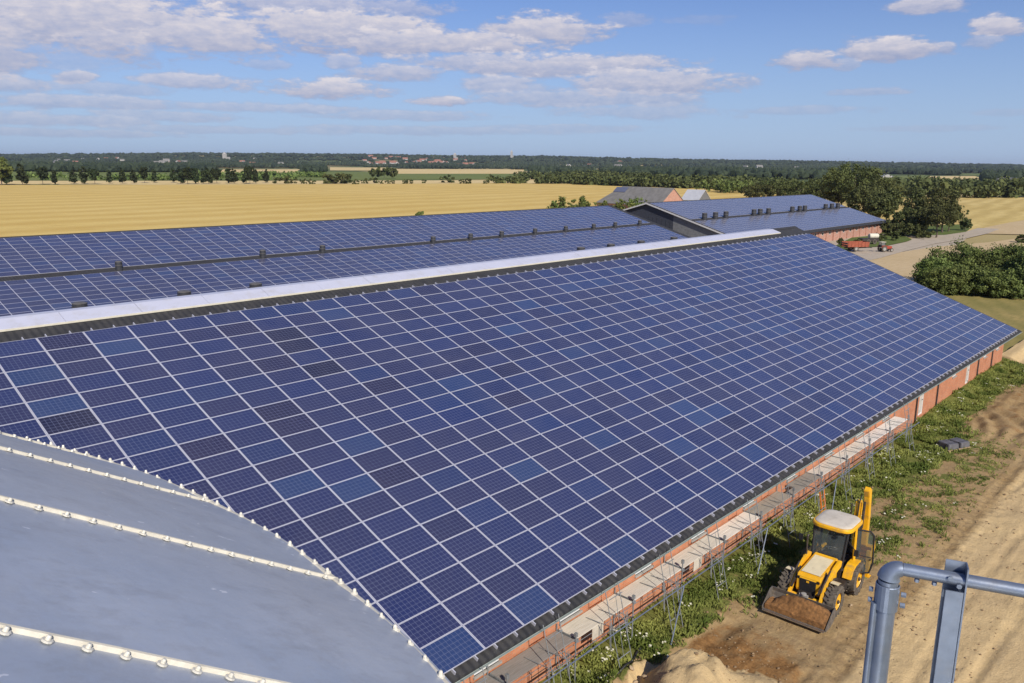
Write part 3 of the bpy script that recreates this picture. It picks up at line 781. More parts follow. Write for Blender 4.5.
def far_barn(kind):
    if kind == 2:
        X0, X1, yr, zr, p, c0, nc = 3., 121.2, 61.35, 8.82, R(15.4), 16.1, (-7, 62)
        lab = 'second barn behind the white ridge, blue panels in two bands'
        wallm = MAT['brick_far']
    else:
        X0, X1, yr, zr, p, c0, nc = 133.6, 214.6, 61.5, 8.95, R(16.2), 134.4, (0, 48)
        lab = 'farthest solar barn with greyish panels, dark open gable and weathered red brick wall'
        wallm = MAT['brick_far']
    barn = thing('barn', lab, 'barn', ((X0+X1)/2, yr, 0))
    cs, sn = math.cos(p), math.sin(p); tn = math.tan(p)
    ex = Vector((1, 0, 0)); ey = Vector((0, -cs, -sn)); nr = Vector((0, -sn, cs))
    ye = yr-21.9; ze = zr-21.9*tn; yb = yr+21.9
    mb = MB(); mb.prism([(ye, ze), (yr, zr), (yb, ze), (yb, ze-.12), (yr, zr-.12), (ye, ze-.12)][::-1], X0, X1, 0, 'x')
    mb.build('roof', MAT['roof'], barn)
    mb = MB(); mb.prism([(yr-.3, zr-.06), (yr, zr+.05), (yr+.3, zr-.06)], X0, X1, 0, 'x'); mb.build('ridge_cap', MAT['roof'], barn)
    wy = ye+.8
    # long wall with piers and dark openings
    xs0, xs1 = X0+.6, X1-.7
    mb = MB(); mb.box(((xs0+xs1)/2, wy+.15, 1.15), (xs1-xs0, .3, 2.7)); mb.box(((xs0+xs1)/2, yb-.9, 1.15), (xs1-xs0, .3, 2.7))
    mb.prism([(wy+.3, -.2), (yb-1.05, -.2), (yb-1.05, 2.5), (yr, zr-.25), (wy+.3, 2.5)], xs1-.3, xs1, 0, 'x')
    mb.build('wall', wallm, barn)
    n = int((xs1-xs0)/4.1)
    if kind == 3:
        for k in range(n+1):
            mb = MB(); xx = xs0+.25+k*4.1; mb.box((xx, wy-.11, 1.2), (.40, .2, 2.5)); mb.build('brick_pier', wallm, barn)
        for k in range(n):
            xx = xs0+2.3+k*4.1; mb = MB()
            for s in (-1, 1): mb.box((xx+s*.42, wy-.012, 1.7), (.06, .05, .7))
            for s in (-1, 1): mb.box((xx, wy-.012, 1.7+s*.32), (.78, .05, .06))
            f = mb.build('window', MAT['frame_white'], barn); g = MB(); g.box((xx, wy-.006, 1.7), (.78, .02, .58)); g.build('pane', MAT['pane'], f)
    mb = MB(); mb.box(((X0+X1)/2, ye-.05, ze-.10), (X1-X0, .12, .12)); mb.build('gutter', MAT['vent'], barn)
    if kind == 3:
        # dark slatted gable towards the camera, its right part clad in grey
        gx = X0+.55; ys = yr-6.3
        mb = MB(); mb.prism([(ys, -.2), (yb-1.05, -.2), (yb-1.05, 2.5), (yr, zr-.25), (ys, zr-.25-(yr-ys)*tn)], gx, gx+.2, 0, 'x')
        for k in range(20):
            yy = ys+.6+k*1.05
            if yy < yb-1.5: mb.box((gx-.03, yy, 3.4), (.05, .10, 6.8-abs(yy-yr)*tn*1.0-.9))
        mb.build('gable_slats', MAT['shade_wall'], barn)
        mb = MB(); mb.prism([(wy, -.2), (ys, -.2), (ys, zr-.25-(yr-ys)*tn), (wy, 2.5)], gx, gx+.2, 0, 'x'); mb.build('gable_cladding', MAT['shade_wall2'], barn)
        for s, (ya, yb_) in ((0, (ye, yr)), (1, (yr, yb))):
            mb = MB(); za, zb = (ze, zr) if s == 0 else (zr, ze)
            mb.prism([(ya, za+.03), (yb_, zb+.03), (yb_, zb-.26), (ya, za-.26)], X0-.06, X0-.001, 0, 'x'); mb.build('barge_board', MAT['white_trim'], barn)
    top = Vector((c0, yr-.35*cs, zr-.35*sn-.02))
    cells = [(i, j) for i in range(*nc) for j in range(20)]
    def orgf(i, j): return top+ex*(i*PW)+ey*(j*PH+(1.12 if j >= 10 else 0))
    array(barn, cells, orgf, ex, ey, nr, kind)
    def roof_z(y): return zr-(yr-y)*tn
    return roof_z
rz2 = far_barn(2); rz3 = far_barn(3)
yg = 50.75
for x in (23.2, 39.3, 47.4, 65.4, 72.6, 79.1, 86.7, 94.3, 101.8, 108.0, 115.6):
    vent_stack(x, yg, rz2(yg)-.02, 'short dark round fan chimney on the dark strip of the second solar barn', 'fan chimneys along the dark strip of the second barn')
for x in (16.2, 25.7, 33.3, 87.5, 95.1, 103.5, 113.6):
    vent_stack(x, 42.2, rz2(42.2)-.02, 'dark disc-topped fan chimney just showing behind the white ridge cover', 'low fan chimneys peeping over the white ridge', .62, .80)
for x in (138.7, 143.1, 147.5, 160.1, 163.1, 167.2, 179.7, 183.9, 186.8, 199.4, 203.4, 207.4):
    vent_stack(x, yg, rz3(yg)-.02, 'dark fan chimney in a cluster of three on the farthest barn roof', 'fan chimneys in threes on the farthest barn', .52, 1.3)

# ------------------------------------------------------------------ silo under the camera
def make_silo():
    sc = .75
    cx, cy = CAM.x-8.013*sc, CAM.y+5.917*sc; Rr = 11.232*sc; zr = CAM.z-3*sc; sl = math.tan(R(30.6))
    silo = thing('grain_silo', 'pale galvanised silo with a conical roof of bolted sheet sectors and cream sealed seams', 'silo', (cx, cy, 0))
    a0 = math.atan2((4.66-5.917), (3.11+8.013))       # direction of the seam that meets the rim in the middle of the view
    N = 36; da = 2*PI/N
    rt = .6
    def pt(a, r, up=0): return Vector((cx+r*math.cos(a), cy+r*math.sin(a), zr+(Rr-r)*sl+up))
    for k in range(N):
        mb = MB(); aa = a0+k*da
        steps = 8; rs = [Rr+.03, Rr-.5, Rr-1.2, Rr-2.4, Rr-4.2, Rr-6.3, rt]
        for i in range(steps):
            t0, t1 = i/steps, (i+1)/steps
            def bulge(t, r): return .018*math.sin(PI*t)*(r/Rr)
            for r0, r1 in zip(rs, rs[1:]):
                mb.face([pt(aa+da*t0, r0, bulge(t0, r0)), pt(aa+da*t1, r0, bulge(t1, r0)), pt(aa+da*t1, r1, bulge(t1, r1)), pt(aa+da*t0, r1, bulge(t0, r1))])
        mb.build('roof_sheet', MAT['silo'], silo, merge=True, smooth=True)
        # raised seam with a row of capped bolts
        near = abs(((aa-a0+PI) % (2*PI))-PI) < R(50)
        mb = MB(); ta = Vector((-math.sin(aa), math.cos(aa), 0)); n = 60 if near else 6
        rr = [Rr+.02-(Rr-rt)*i/n for i in range(n+1)]
        for r0, r1 in zip(rr, rr[1:]):
            w0 = .0048; j0 = .004*nz(r0*3, k, 1) if near else 0; j1 = .004*nz(r1*3, k, 1) if near else 0
            A = [pt(aa, r0, .018)+ta*(j0-w0), pt(aa, r0, .020)+ta*(j0+w0)]; B = [pt(aa, r1, .018)+ta*(j1-w0), pt(aa, r1, .020)+ta*(j1+w0)]
            A2 = [pt(aa, r0, 0)+ta*(-w0*1.7), pt(aa, r0, 0)+ta*w0*1.7]; B2 = [pt(aa, r1, 0)+ta*(-w0*1.7), pt(aa, r1, 0)+ta*w0*1.7]
            mb.face([A[0], A[1], B[1], B[0]]); mb.face([A2[0], A[0], B[0], B2[0]]); mb.face([A[1], A2[1], B2[1], B[1]])
        seam = mb.build('roof_seam', MAT['seam'], silo, merge=True, smooth=True)
        if near:
            mb = MB(); step = .116; i = 0
            nrm = Vector((math.cos(aa)*sl, math.sin(aa)*sl, 1)).normalized()
            while True:
                r0 = Rr-.07-i*step*math.cos(R(30.6)); i += 1
                if r0 < Rr-4.2: break
                c = pt(aa, r0, .006)-ta*.026
                mb.lathe([(.018, 0), (.0185, .004), (.016, .006), (.0085, .006), (.008, .015), (.005, .019), (0, .019)], c, nrm, 10)
            mb.build('bolt_row', MAT['bolt'], seam, smooth=True)
    # rim flange with bolts all the way round
    mb = MB(); n = 180
    mb.lathe([(Rr-.03, -.05), (Rr+.012, -.05), (Rr+.016, .0), (Rr+.012, .012), (Rr-.008, .018), (Rr-.022, .016)], (cx, cy, zr), n=n)
    mb.build('rim_flange', MAT['seam'], silo, smooth=True)
    mb = MB(); nb = int(2*PI*Rr/.146); spread = R(62); rr_ = random.Random(3)
    for k in range(nb):
        a = 2*PI*k/nb
        d = abs(((a-a0-.1+PI) % (2*PI))-PI)
        if d > spread: continue
        c = Vector((cx+(Rr-.004)*math.cos(a), cy+(Rr-.004)*math.sin(a), zr+.014))
        s = rr_.uniform(.85, 1.2)
        mb.lathe([(.019*s, -.004), (.019*s, .006), (.010*s, .010), (.009*s, .022*s), (.006, .029*s), (0, .030*s)], c, (rr_.uniform(-.15, .15), rr_.uniform(-.15, .15), 1), 8)
    mb.build('rim_bolts', MAT['bolt'], silo, smooth=True)
    # wall of stacked rings
    mb = MB(); mb.lathe([(Rr, 0), (Rr, zr-.05)], (cx, cy, 0), n=n)
    for k in range(1, 12):
        z = k*1.2; mb.lathe([(Rr, z-.02), (Rr+.05, z-.02), (Rr+.05, z+.02), (Rr, z+.02)], (cx, cy, 0), n=72)
    mb.build('wall', MAT['silo'], silo, smooth=True)
    mb = MB(); mb.lathe([(rt+.1, 0), (rt+.1, .35), (0, .55)], (cx, cy, zr+(Rr-rt)*sl-.05), n=24); mb.build('peak_cap', MAT['silo'], silo, smooth=True)
make_silo()

# ------------------------------------------------------------------ railing of the silo ladder landing
def make_railing():
    A = Vector((-7.8311, -33.0934, 15.6568)); B = Vector((-7.7335, -33.3630, 15.6568))
    d = (B-A).normalized(); up = Vector((0, 0, 1)); side = d.cross(up)
    rail = thing('guard_railing', 'galvanised pipe guard railing with a flat upright bar, close by the silo roof', 'railing', (A.x, A.y, A.z-1.1))
    low = A.z-1.15
    # upright post: outer sleeve and inner tube
    P0 = A+d*(-.012)
    mb = MB(); mb.tube((P0.x, P0.y, low), (P0.x, P0.y, A.z-.035), .025, 20); mb.build('post', MAT['galv'], rail, smooth=True, merge=True)
    Pi = P0-d*.027+side*.012
    mb = MB(); mb.tube((Pi.x, Pi.y, low), (Pi.x, Pi.y, A.z-.10), .009, 10); mb.build('stay_rod', MAT['galv'], rail, smooth=True, merge=True)
    # elbow: swept quarter bend narrowing into the rail
    pts = []; rad = []
    for k in range(9):
        t = k/8*PI/2; pts.append(P0+Vector((0, 0, -.030))+d*(.030*(1-math.cos(t)))+up*(.030*math.sin(t))); rad.append(.028-.009*k/8)
    mb = MB(); mb.path(pts, rad, 20)
    e = mb.build('elbow', MAT['galv'], rail, smooth=True, merge=True)
    mb = MB(); mb.lathe([(.025, 0), (.0295, .002), (.0295, .07), (.0275, .072)], (P0.x, P0.y, A.z-.118), n=20)
    for zz in (A.z-.07, A.z-.10):
        q = P0+side*(-.034); mb.tube((q.x, q.y, zz), (q.x-side.x*.010, q.y-side.y*.010, zz), .0075, 6)
        q = P0+d*.033; mb.tube((q.x, q.y, zz), (q.x+d.x*.012, q.y+d.y*.012, zz), .007, 6)
        q = P0-d*.033; mb.tube((q.x, q.y, zz), (q.x-d.x*.010, q.y-d.y*.010, zz), .007, 6)
    mb.build('clamp_collar', MAT['galv'], rail, smooth=True)
    s = pts[-1]; E_ = s+d*1.35
    mb = MB(); mb.tube(s, E_, .0165, 16); mb.build('top_rail', MAT['galv'], rail, smooth=True, merge=True)
    mb = MB()
    for f in (.035, .075): q = s+d*f-side*.0+up*-.019; mb.tube(q, q+up*-.008, .006, 6)
    mb.build('rail_screw', MAT['galv'], rail)
    for dz in (.52, 1.0):
        mb = MB(); mb.tube(P0-up*dz, P0-up*dz+d*1.35, .014, 12); mb.build('middle_rail' if dz < .9 else 'toe_rail', MAT['galv'], rail, smooth=True, merge=True)
    mb = MB(); q = P0+d*1.36; mb.tube((q.x, q.y, low), (q.x, q.y, A.z), .0285, 16); mb.build('post', MAT['galv'], rail, smooth=True, merge=True)
    # flat channel bar that stands past the rail: web faces the camera, one flange away from it
    tocam = -side if (-side).dot(CAM-A) > 0 else side
    q = A+d*.137
    rot = Matrix((d, tocam, up)).transposed()
    top = A.z+.040; w = .040; ln = top-low
    mb = MB()
    cz = (top+low)/2
    off = tocam*.0205
    mb.box((q.x+off.x, q.y+off.y, cz-.032), (w, .004, ln-.064), rot)
    mb.build('upright_bar', MAT['galv'], rail, bevel=.0008)
    mb = MB()
    o2 = tocam*-.0205
    mb.box((q.x+o2.x, q.y+o2.y, cz), (w+.006, .003, ln), rot)          # back web
    for s_ in (1,):
        f = q+d*(s_*(w/2+.0035)); mb.box((f.x, f.y, cz), (.004, .044, ln), rot)
    mb.build('channel_flange', MAT['galv'], rail, bevel=.0008)
    mb = MB()
    for ddx, dz in ((-.012, -.004), (.009, -.022)):
        c = q+tocam*.0175+d*ddx; mb.lathe([(.0065, 0), (.0065, .004), (0, .0045)], (c.x, c.y, A.z+.012+dz), tocam, 6)
    mb.build('bolt', MAT['galv'], rail)
    # landing below
    mb = MB()
    for k in range(15):
        q2 = P0+d*(k*.095); mb.box((q2.x+tocam.x*-.0+side.x*0, q2.y, low-.02), (.006, .9, .03), rot)
    mb.box((P0.x+d.x*.66, P0.y+d.y*.66, low-.05), (1.4, .05, .03), rot)
    mb.build('grating', MAT['galv'], rail)
    # brackets down to the silo wall
    mb = MB()
    for k in (0, 1.36):
        a = P0+d*k; mb.tube((a.x, a.y, low-.03), (a.x+tocam.x*.9, a.y+tocam.y*.9, low-.03), .02, 8); mb.tube((a.x, a.y, low-.03), (a.x+tocam.x*.55, a.y+tocam.y*.55, low-.9), .02, 8)
    mb.build('bracket', MAT['galv'], rail)
make_railing()

# ------------------------------------------------------------------ scaffold along the eave
def make_scaffold():
    t = thing('scaffold', 'galvanised tube scaffold with grey plank decks along the orange brick wall', 'scaffold', (24, -18.9, 0))
    yo, yi, zd = -19.16, -18.38, 1.62
    bay = 3.26; x0 = 5.72; nb = 11
    xs = [x0+bay*k for k in range(nb+1)]
    rs = random.Random(5)
    tone = [(.62, .60, .60), (1.25, 1.22, 1.12), (1.2, 1.17, 1.1), (1.25, 1.22, 1.14), (1.45, 1.42, 1.38), (.80, .76, .70), (.68, .66, .64), (1.2, 1.18, 1.15), (1.3, 1.3, 1.28), (1.4, 1.4, 1.45), (1.5, 1.52, 1.6)]
    tone = [(.62, .60, .60)]+[tuple(min(1.9, c*1.22) for c in q) if q[0] > 1 else q for q in tone]
    for k in range(-1, nb):
        xa = x0+bay*k; xb = xa+bay
        c = (*tone[k+1], 1)
        skip = (k == 6)
        for q in range(2):
            y0 = yi-.38*q; mb = MB(); y1 = y0-.375
            L0, L1 = xa+.07, xb-.07
            if skip and q == 0: L0 = xa+1.0
            z = zd+rs.uniform(-.004, .006)
            P8 = [(L0, y0, z), (L1, y0, z), (L1, y1, z), (L0, y1, z)]
            lo = [(p[0], p[1], p[2]-.05) for p in P8]
            mb.face(P8[::-1], 0, None, c)
            for i in range(4):
                j = (i+1) % 4; mb.face([P8[i], P8[j], lo[j], lo[i]], 0, None, c)
            mb.face(lo, 0, None, c)
            d = mb.build('deck_plank', MAT['plank'], t)
            h = MB()
            h.box(((L0+L1)/2, (y0+y1)/2, zd-.065), (L1-L0+.06, .04, .03))
            for xx in (L0-.015, L1+.015): h.box((xx, (y0+y1)/2, zd-.035), (.03, .36, .06))
            h.build('end_hook', MAT['steel_worn'], d)
    def gz(x, y): return yard_h(x, y)
    for k, x in enumerate(xs):
        mb = MB(); zt = zd+ (.22 if k % 3 else .35)
        mb.tube((x, yo, gz(x, yo)), (x, yo, zt), .024, 8); mb.tube((x, yi+.02, .3), (x, yi+.02, zt), .024, 8)
        mb.tube((x, yo, zd-.07), (x, yi, zd-.07), .022, 8); mb.tube((x, yo, .55), (x, yi, .95), .016, 6); mb.tube((x, yo, .95), (x, yi, .95), .016, 6)
        mb.box((x, yo, zt-.06), (.10, .09, .14)); mb.box((x+.03, yo+.02, zd-.05), (.14, .12, .08))
        f = mb.build('upright_frame', MAT['steel_worn'], t)
        g = MB(); g.box((x, yo, gz(x, yo)+.01), (.15, .15, .02)); g.tube((x, yo, gz(x, yo)), (x, yo, gz(x, yo)+.2), .013, 6); g.build('base_plate', MAT['steel_worn'], f)
    # leaning pairs of roof-edge protection posts
    for k in range(-1, nb):
        xm = x0+bay*(k+.5)+rs.uniform(-.1, .1)
        for s in (-.36, .36):
            x = xm+s; lean = rs.uniform(-.03, .03)
            top = Vector((x, -19.36, 3.02+rs.uniform(-.12, .12))); bot = Vector((x+.06+lean, -20.05, gz(x, -20.05)+.02))
            mb = MB(); mb.tube(bot, top, .015, 8)
            mb.build('edge_post', MAT['steel_worn'], t)
        mb = MB()
        for z, y in ((.62, -19.95), (1.62, -19.75), (2.65, -19.54)): mb.tube((xm-.36, y, z), (xm+.36, y, z), .015, 6)
        mb.tube((xm, -19.95, .62), (xm, -19.54, 2.65), .010, 6)
        mb.tube((xm-.36, -19.72, 1.72), (xm-.36, yo+.55, zd+.02), .014, 6); mb.tube((xm+.36, -19.72, 1.72), (xm+.36, yo+.55, zd+.02), .014, 6)
        for q in (-.5, -.44, .42, .5): mb.tube((xm+q, -19.74, 1.05+rs.uniform(-.1, .1)), (xm+q, -19.70, 1.95), .013, 6)
        mb.build('cross_bar', MAT['steel_worn'], t)
    # long rails
    X1 = x0+bay*nb
    for y, z, r in ((-19.76, 1.50, .024), (-19.02, .92, .017), (-19.0, 1.30, .012)):
        a = x0-2.9
        while a < X1:
            b = min(a+6.1, X1); mb = MB(); mb.tube((a, y, z), (b, y, z+rs.uniform(-.015, .015)), r, 8)
            if r > .02: mb.tube((b-.12, y, z), (b+.12, y, z), r*1.35, 8)
            mb.build('guard_rail', MAT['galv' if r > .02 else 'steel_worn'], t); a = b
    for xa, xb in ((13.1, 14.6), (19.7, 21.4), (27.3, 28.9)):
        mb = MB(); mb.tube((xa, -20.25, yard_h(xa, -20.25)+.03), (xb, -19.78, 1.48), .024, 8); mb.build('brace', MAT['galv'], t)
    # pale sheet tied to the posts
    for x in (10.35, 16.9, 45):
        if x > 40: continue
        mb = MB(); mb.box((x, -19.03, 1.28), (.62, .012, .50)); mb.build('tied_sheet', MAT['cab_roof'], t)
make_scaffold()

def small_items():
    # short orange ladder leaning on the scaffold by the digger
    t = thing('ladder', 'short orange ladder leaning on the scaffold behind the digger', 'ladder', (27.4, -19.9, yard_h(27.4, -19.9)))
    MAT['orange'] = simple('orange_plastic', (.75, .22, .03), .5)
    for dx in (0, .42):
        mb = MB(); mb.box((27.2+dx, -19.78, .72), (.045, .07, 1.3), Matrix.Rotation(R(-10), 3, 'X')); mb.build('side_rail', MAT['orange'], t)
    for k in range(4):
        mb = MB(); z = .3+k*.28; mb.tube((27.2, -19.80+z*.17-.1, z), (27.62, -19.80+z*.17-.1, z), .015, 6); mb.build('rung', MAT['orange'], t)
    # pallet with two wrapped stacks
    p = W(953, 446.5, .1); x, y = p.x, p.y; z = yard_h(x, y)
    pal = thing('pallet', 'low wooden pallet lying in the weeds by the sandy yard', 'pallet', (x, y, z), R(-24), local=True)
    for k in range(5):
        mb = MB(); mb.box((0, -.44+k*.22, .12), (1.9, .12, .022)); mb.build('deck_board', MAT['timber'], pal)
    for k in (-1, 0, 1):
        mb = MB(); mb.box((k*.85, 0, .06), (.10, 1.0, .09)); mb.build('bearer', MAT['timber'], pal)
    for s, (lb) in ((-1, 'grey wrapped stack of sheets on the near end of the pallet, black side showing'), (1, 'grey wrapped stack of sheets on the far end of the pallet')):
        c, sn = math.cos(R(-24)), math.sin(R(-24)); lx = s*.47
        st = thing('sheet_stack', lb, 'stack', (x+lx*c, y+lx*sn, z+.132), R(-24)+s*.05, local=True)
        mb = MB(); mb.box((0, 0, .17), (.84, .92, .34), None, 0, .93); mb.build('wrapped_load', MAT['wrap'], st, bevel=.03)
        mb = MB()
        for yy in (-.25, .25): mb.box((0, yy, .17), (.875, .03, .352))
        mb.build('strap', MAT['dark'], st)
    q = W(979, 435, .1)
    b = MB(); b.box((0, 0, .02), (.75, .45, .03), Matrix.Rotation(.2, 3, 'X')); o = b.build('board', MAT['cab_roof'], None, loc=(q.x, q.y, yard_h(q.x, q.y)+.02), bevel=.005); tag(o, 'small white board lying in the weeds beyond the pallet', 'board')
    q = W(678, 627, .0)
    b = MB(); b.box((0, 0, .05), (.5, .35, .06)); o = b.build('board', MAT['concrete'], None, loc=(q.x, q.y, yard_h(q.x, q.y)), bevel=.01); tag(o, 'pale flat slab lying in the weeds below the scaffold', 'slab')
    # black hose between scaffold feet
    pts = []
    for k in range(24):
        s = k/23; x = 8.6+3.4*s; y = -19.75-.35*math.sin(s*PI)+.12*math.sin(s*9); pts.append((x, y, yard_h(x, y)+.05+.04*math.sin(s*14)))
    b = MB(); b.path(pts, .035, 8); o = b.build('hose', MAT['dark'], smooth=True, merge=True); tag(o, 'black corrugated hose curving through weeds at the scaffold feet', 'hose')
    # stones scattered over the spoil
    rs = random.Random(11); proto = []
    for v in range(3):
        import bmesh
        bm = bmesh.new(); bmesh.ops.create_icosphere(bm, subdivisions=2, radius=1)
        for vv in bm.verts: vv.co *= 1+.35*noise.noise(vv.co*1.3+Vector((v*7, 0, 0)))
        me = bpy.data.meshes.new('stone'); bm.to_mesh(me); bm.free(); me.materials.append(MAT['stone']); proto.append(me)
    for k in range(46):
        if k < 34: x, y = rs.uniform(6.5, 10.5), -20.5+rs.gauss(0, .4)
        else: x, y = rs.uniform(12, 30), rs.uniform(-24, -20.6)
        s = rs.uniform(.04, .12)*(1 if k < 34 else .6)
        o = bpy.data.objects.new('stone', proto[k % 3]); COL.objects.link(o)
        o.location = (x, y, yard_h(x, y)+s*.25); o.scale = (s, s*rs.uniform(.7, 1.3), s*.6); o.rotation_euler = (rs.random(), rs.random(), rs.random()*6)
        tag(o, 'pale clod or stone lying on the turned earth of the works yard', 'stone', 'stones on the turned earth')
MAT['stone'] = simple('pale_clod', (.42, .31, .19), .95, 0, .25, 3, .5)
small_items()

# ------------------------------------------------------------------ backhoe loader
def make_digger():
    D = thing('backhoe_loader', 'yellow backhoe loader with white cab roof and a bucket full of soil', 'digger', (18.95, -22.78, .03), PI+R(1.5), local=True)
    Y = MAT['yellow']
    def wheel(x, y, r, w, rimc):
        s = 1 if y > 0 else -1
        wh = bpy.data.objects.new('wheel', None); COL.objects.link(wh); wh.parent = D; wh.location = (x, y, r); wh['_org'] = (0., 0., 0.)
        mb = MB()
        prof = [(r*.56, -w*.42), (r*.62, -w*.49), (r*.84, -w*.5), (r*.95, -w*.42), (r*.965, 0), (r*.95, w*.42), (r*.84, w*.5), (r*.62, w*.49), (r*.56, w*.42)]
        mb.lathe(prof, (0, 0, 0), (0, 1, 0), 36)
        n = 18
        for k in range(n):
            for sd_ in (-1, 1):
                a = 2*PI*(k+(.5 if sd_ > 0 else 0))/n
                c = Vector((math.cos(a)*r*.965, sd_*w*.24, math.sin(a)*r*.965))
                rad = Vector((math.cos(a), 0, math.sin(a))); tan = Vector((-math.sin(a), 0, math.cos(a)))
                bar = (Vector((0, 1, 0))*sd_*.82+tan*.55).normalized(); thd = rad.cross(bar)
                rot = Matrix((bar, thd, rad)).transposed()
                mb.box(c, (w*.56, .055, .075), rot)
        mb.build('tyre', MAT['tyre'], wh, smooth=True)
        mb = MB(); q = s*w*.36
        prof = [(r*.57, q), (r*.55, q-s*.02), (r*.44, q-s*.06), (r*.30, q-s*.05), (r*.27, q-s*.02), (r*.10, q-s*.01), (0, q-s*.01)]
        mb.lathe(prof, (0, 0, 0), (0, 1, 0), 28)
        mb.lathe([(r*.57, -q), (r*.35, -q+s*.05), (0, -q+s*.05)], (0, 0, 0), (0, 1, 0), 20)
        for k in range(8):
            a = 2*PI*k/8; mb.tube((math.cos(a)*r*.19, q-s*.02, math.sin(a)*r*.19), (math.cos(a)*r*.19, q+s*.012, math.sin(a)*r*.19), .014, 6)
        mb.build('rim', rimc, wh, smooth=True)
        mb = MB(); mb.lathe([(r*.12, q+s*.0), (r*.12, q+s*.05), (r*.08, q+s*.07), (0, q+s*.07)], (0, 0, 0), (0, 1, 0), 16); mb.build('hub', MAT['steel_dark'], wh, smooth=True)
    for y in (-.88, .88):
        wheel(0, y, .60, .42, Y); wheel(-2.25, y, .64, .44, Y)
    # chassis
    mb = MB(); mb.box((-1.1, 0, .62), (3.3, .62, .34)); mb.box((0, 0, .55), (.25, 1.5, .22)); mb.box((-2.25, 0, .6), (.3, 1.5, .28)); mb.box((-1.15, .62, .60), (.9, .42, .40)); mb.box((-1.15, -.62, .60), (.9, .42, .40))
    mb.build('chassis', MAT['steel_dark'], D, bevel=.02)
    # bonnet
    mb = MB()
    hood = [(-1.42, .66), (.30, .66), (.38, .80), (.36, 1.30), (.28, 1.43), (-1.42, 1.63)]
    mb.prism(hood[::-1], -.46, .46, 0, 'y'); b = mb.build('bonnet', Y, D, bevel=.035)
    mb = MB(); mb.prism([(-1.16, 1.612), (.17, 1.458), (.19, 1.468), (-1.16, 1.625)][::-1], -.36, .36, 0, 'y'); mb.build('bonnet_panel', MAT['cream_paint'], b)
    mb = MB(); mb.box((.372, 0, 1.00), (.05, .62, .52))
    for k in range(8): mb.box((.402, 0, .80+k*.06), (.014, .58, .018))
    mb.build('grille', MAT['dark'], b, bevel=.006)
    mb = MB(); mb.box((.41, 0, 1.20), (.02, .10, .07)); mb.build('badge', Y, b)
    for s in (-1, 1):
        mb = MB(); mb.box((.36, s*.38, 1.27), (.06, .10, .09)); mb.build('headlight', MAT['pane'], b, bevel=.01)
        mb = MB()
        for k in range(6): mb.box((-.95+k*.12, s*.465, 1.20), (.05, .01, .22))
        mb.build('side_grille', MAT['dark'], b)
    # front fenders
    for s in (-1, 1):
        mb = MB(); n = 4; w0, w1 = s*.72, s*1.02
        for k in range(n):
            a0, a1 = R(84+k*8), R(84+(k+1)*8); r0 = .70
            p = [(math.cos(a)*r0, .60+math.sin(a)*r0) for a in (a0, a1)]
            mb.face([(p[0][0], w0, p[0][1]), (p[0][0], w1, p[0][1]), (p[1][0], w1, p[1][1]), (p[1][0], w0, p[1][1])])
            mb.face([(p[1][0], w0, p[1][1]-.02), (p[1][0], w1, p[1][1]-.02), (p[0][0], w1, p[0][1]-.02), (p[0][0], w0, p[0][1]-.02)])
        mb.build('front_mudguard', MAT['cream_paint'], D)
        mb = MB(); prof = [(-1.45, .95), (-1.62, 1.30), (-1.95, 1.42), (-2.75, 1.42), (-3.0, 1.15), (-3.02, .9), (-2.95, .9), (-2.9, 1.15), (-2.70, 1.34), (-1.98, 1.34), (-1.70, 1.22), (-1.55, .95)]
        mb.prism([(x_, z_-.08) for x_, z_ in prof], s*.64, s*.99, 0, 'y'); mb.build('rear_mudguard', Y, D, bevel=.012)
    # cab
    cab = bpy.data.objects.new('cab', None); COL.objects.link(cab); cab.parent = D; cab['_org'] = (0., 0., 0.)
    zb, zt = 1.15, 2.68; fw, rw = .62, .72
    C4 = {'fl': ((-1.45, .58, zb), (-1.66, .66, zt)), 'fr': ((-1.45, -.58, zb), (-1.66, -.66, zt)), 'rl': ((-3.02, .70, zb), (-3.10, .66, zt)), 'rr': ((-3.02, -.70, zb), (-3.10, -.66, zt)),
          'ml': ((-2.35, .74, zb), (-2.38, .70, zt)), 'mr': ((-2.35, -.74, zb), (-2.38, -.70, zt))}
    mb = MB()
    for k, (a, b_) in C4.items(): mb.path([a, b_], .045, 8)
    for z, e in ((zb, 0), (zt, 1)):
        ring = [C4[k][e] for k in ('fl', 'ml', 'rl', 'rr', 'mr', 'fr', 'fl')]
        for a, b_ in zip(ring, ring[1:]): mb.tube(a, b_, .042, 8)
    mb.build('cab_frame', MAT['dark'], cab, smooth=True)
    mb = MB(); mb.prism([(-1.48, .75), (-1.44, 1.16), (-3.03, 1.16), (-3.03, .75)], -.56, .56, 0, 'y'); mb.build('cab_floor', MAT['steel_dark'], cab)
    def glass(nm, q):
        g = MB(); g.face(q); o = g.build(nm, MAT['cab_glass'], cab)
        return o
    glass('windscreen', [C4['fl'][0], C4['fr'][0], C4['fr'][1], C4['fl'][1]])
    glass('side_window', [C4['ml'][0], C4['rl'][0], C4['rl'][1], C4['ml'][1]])
    glass('side_window', [C4['mr'][0], C4['rr'][0], C4['rr'][1], C4['mr'][1]])
    glass('side_window', [C4['mr'][0], C4['fr'][0], C4['fr'][1], C4['mr'][1]])
    glass('rear_window', [C4['rl'][0], C4['rr'][0], C4['rr'][1], C4['rl'][1]])
    # yellow door post on the open side
    mb = MB(); mb.path([(-2.33, .75, 1.1), (-2.40, .71, 2.66)], .06, 8); mb.box((-2.2, .66, 1.1), (.6, .14, .24)); mb.build('door_post', Y, cab)
    # open door, swung out to the side
    hinge = Vector((-2.42, .76, 0)); out = Vector((-.30, .95, 0)).normalized()
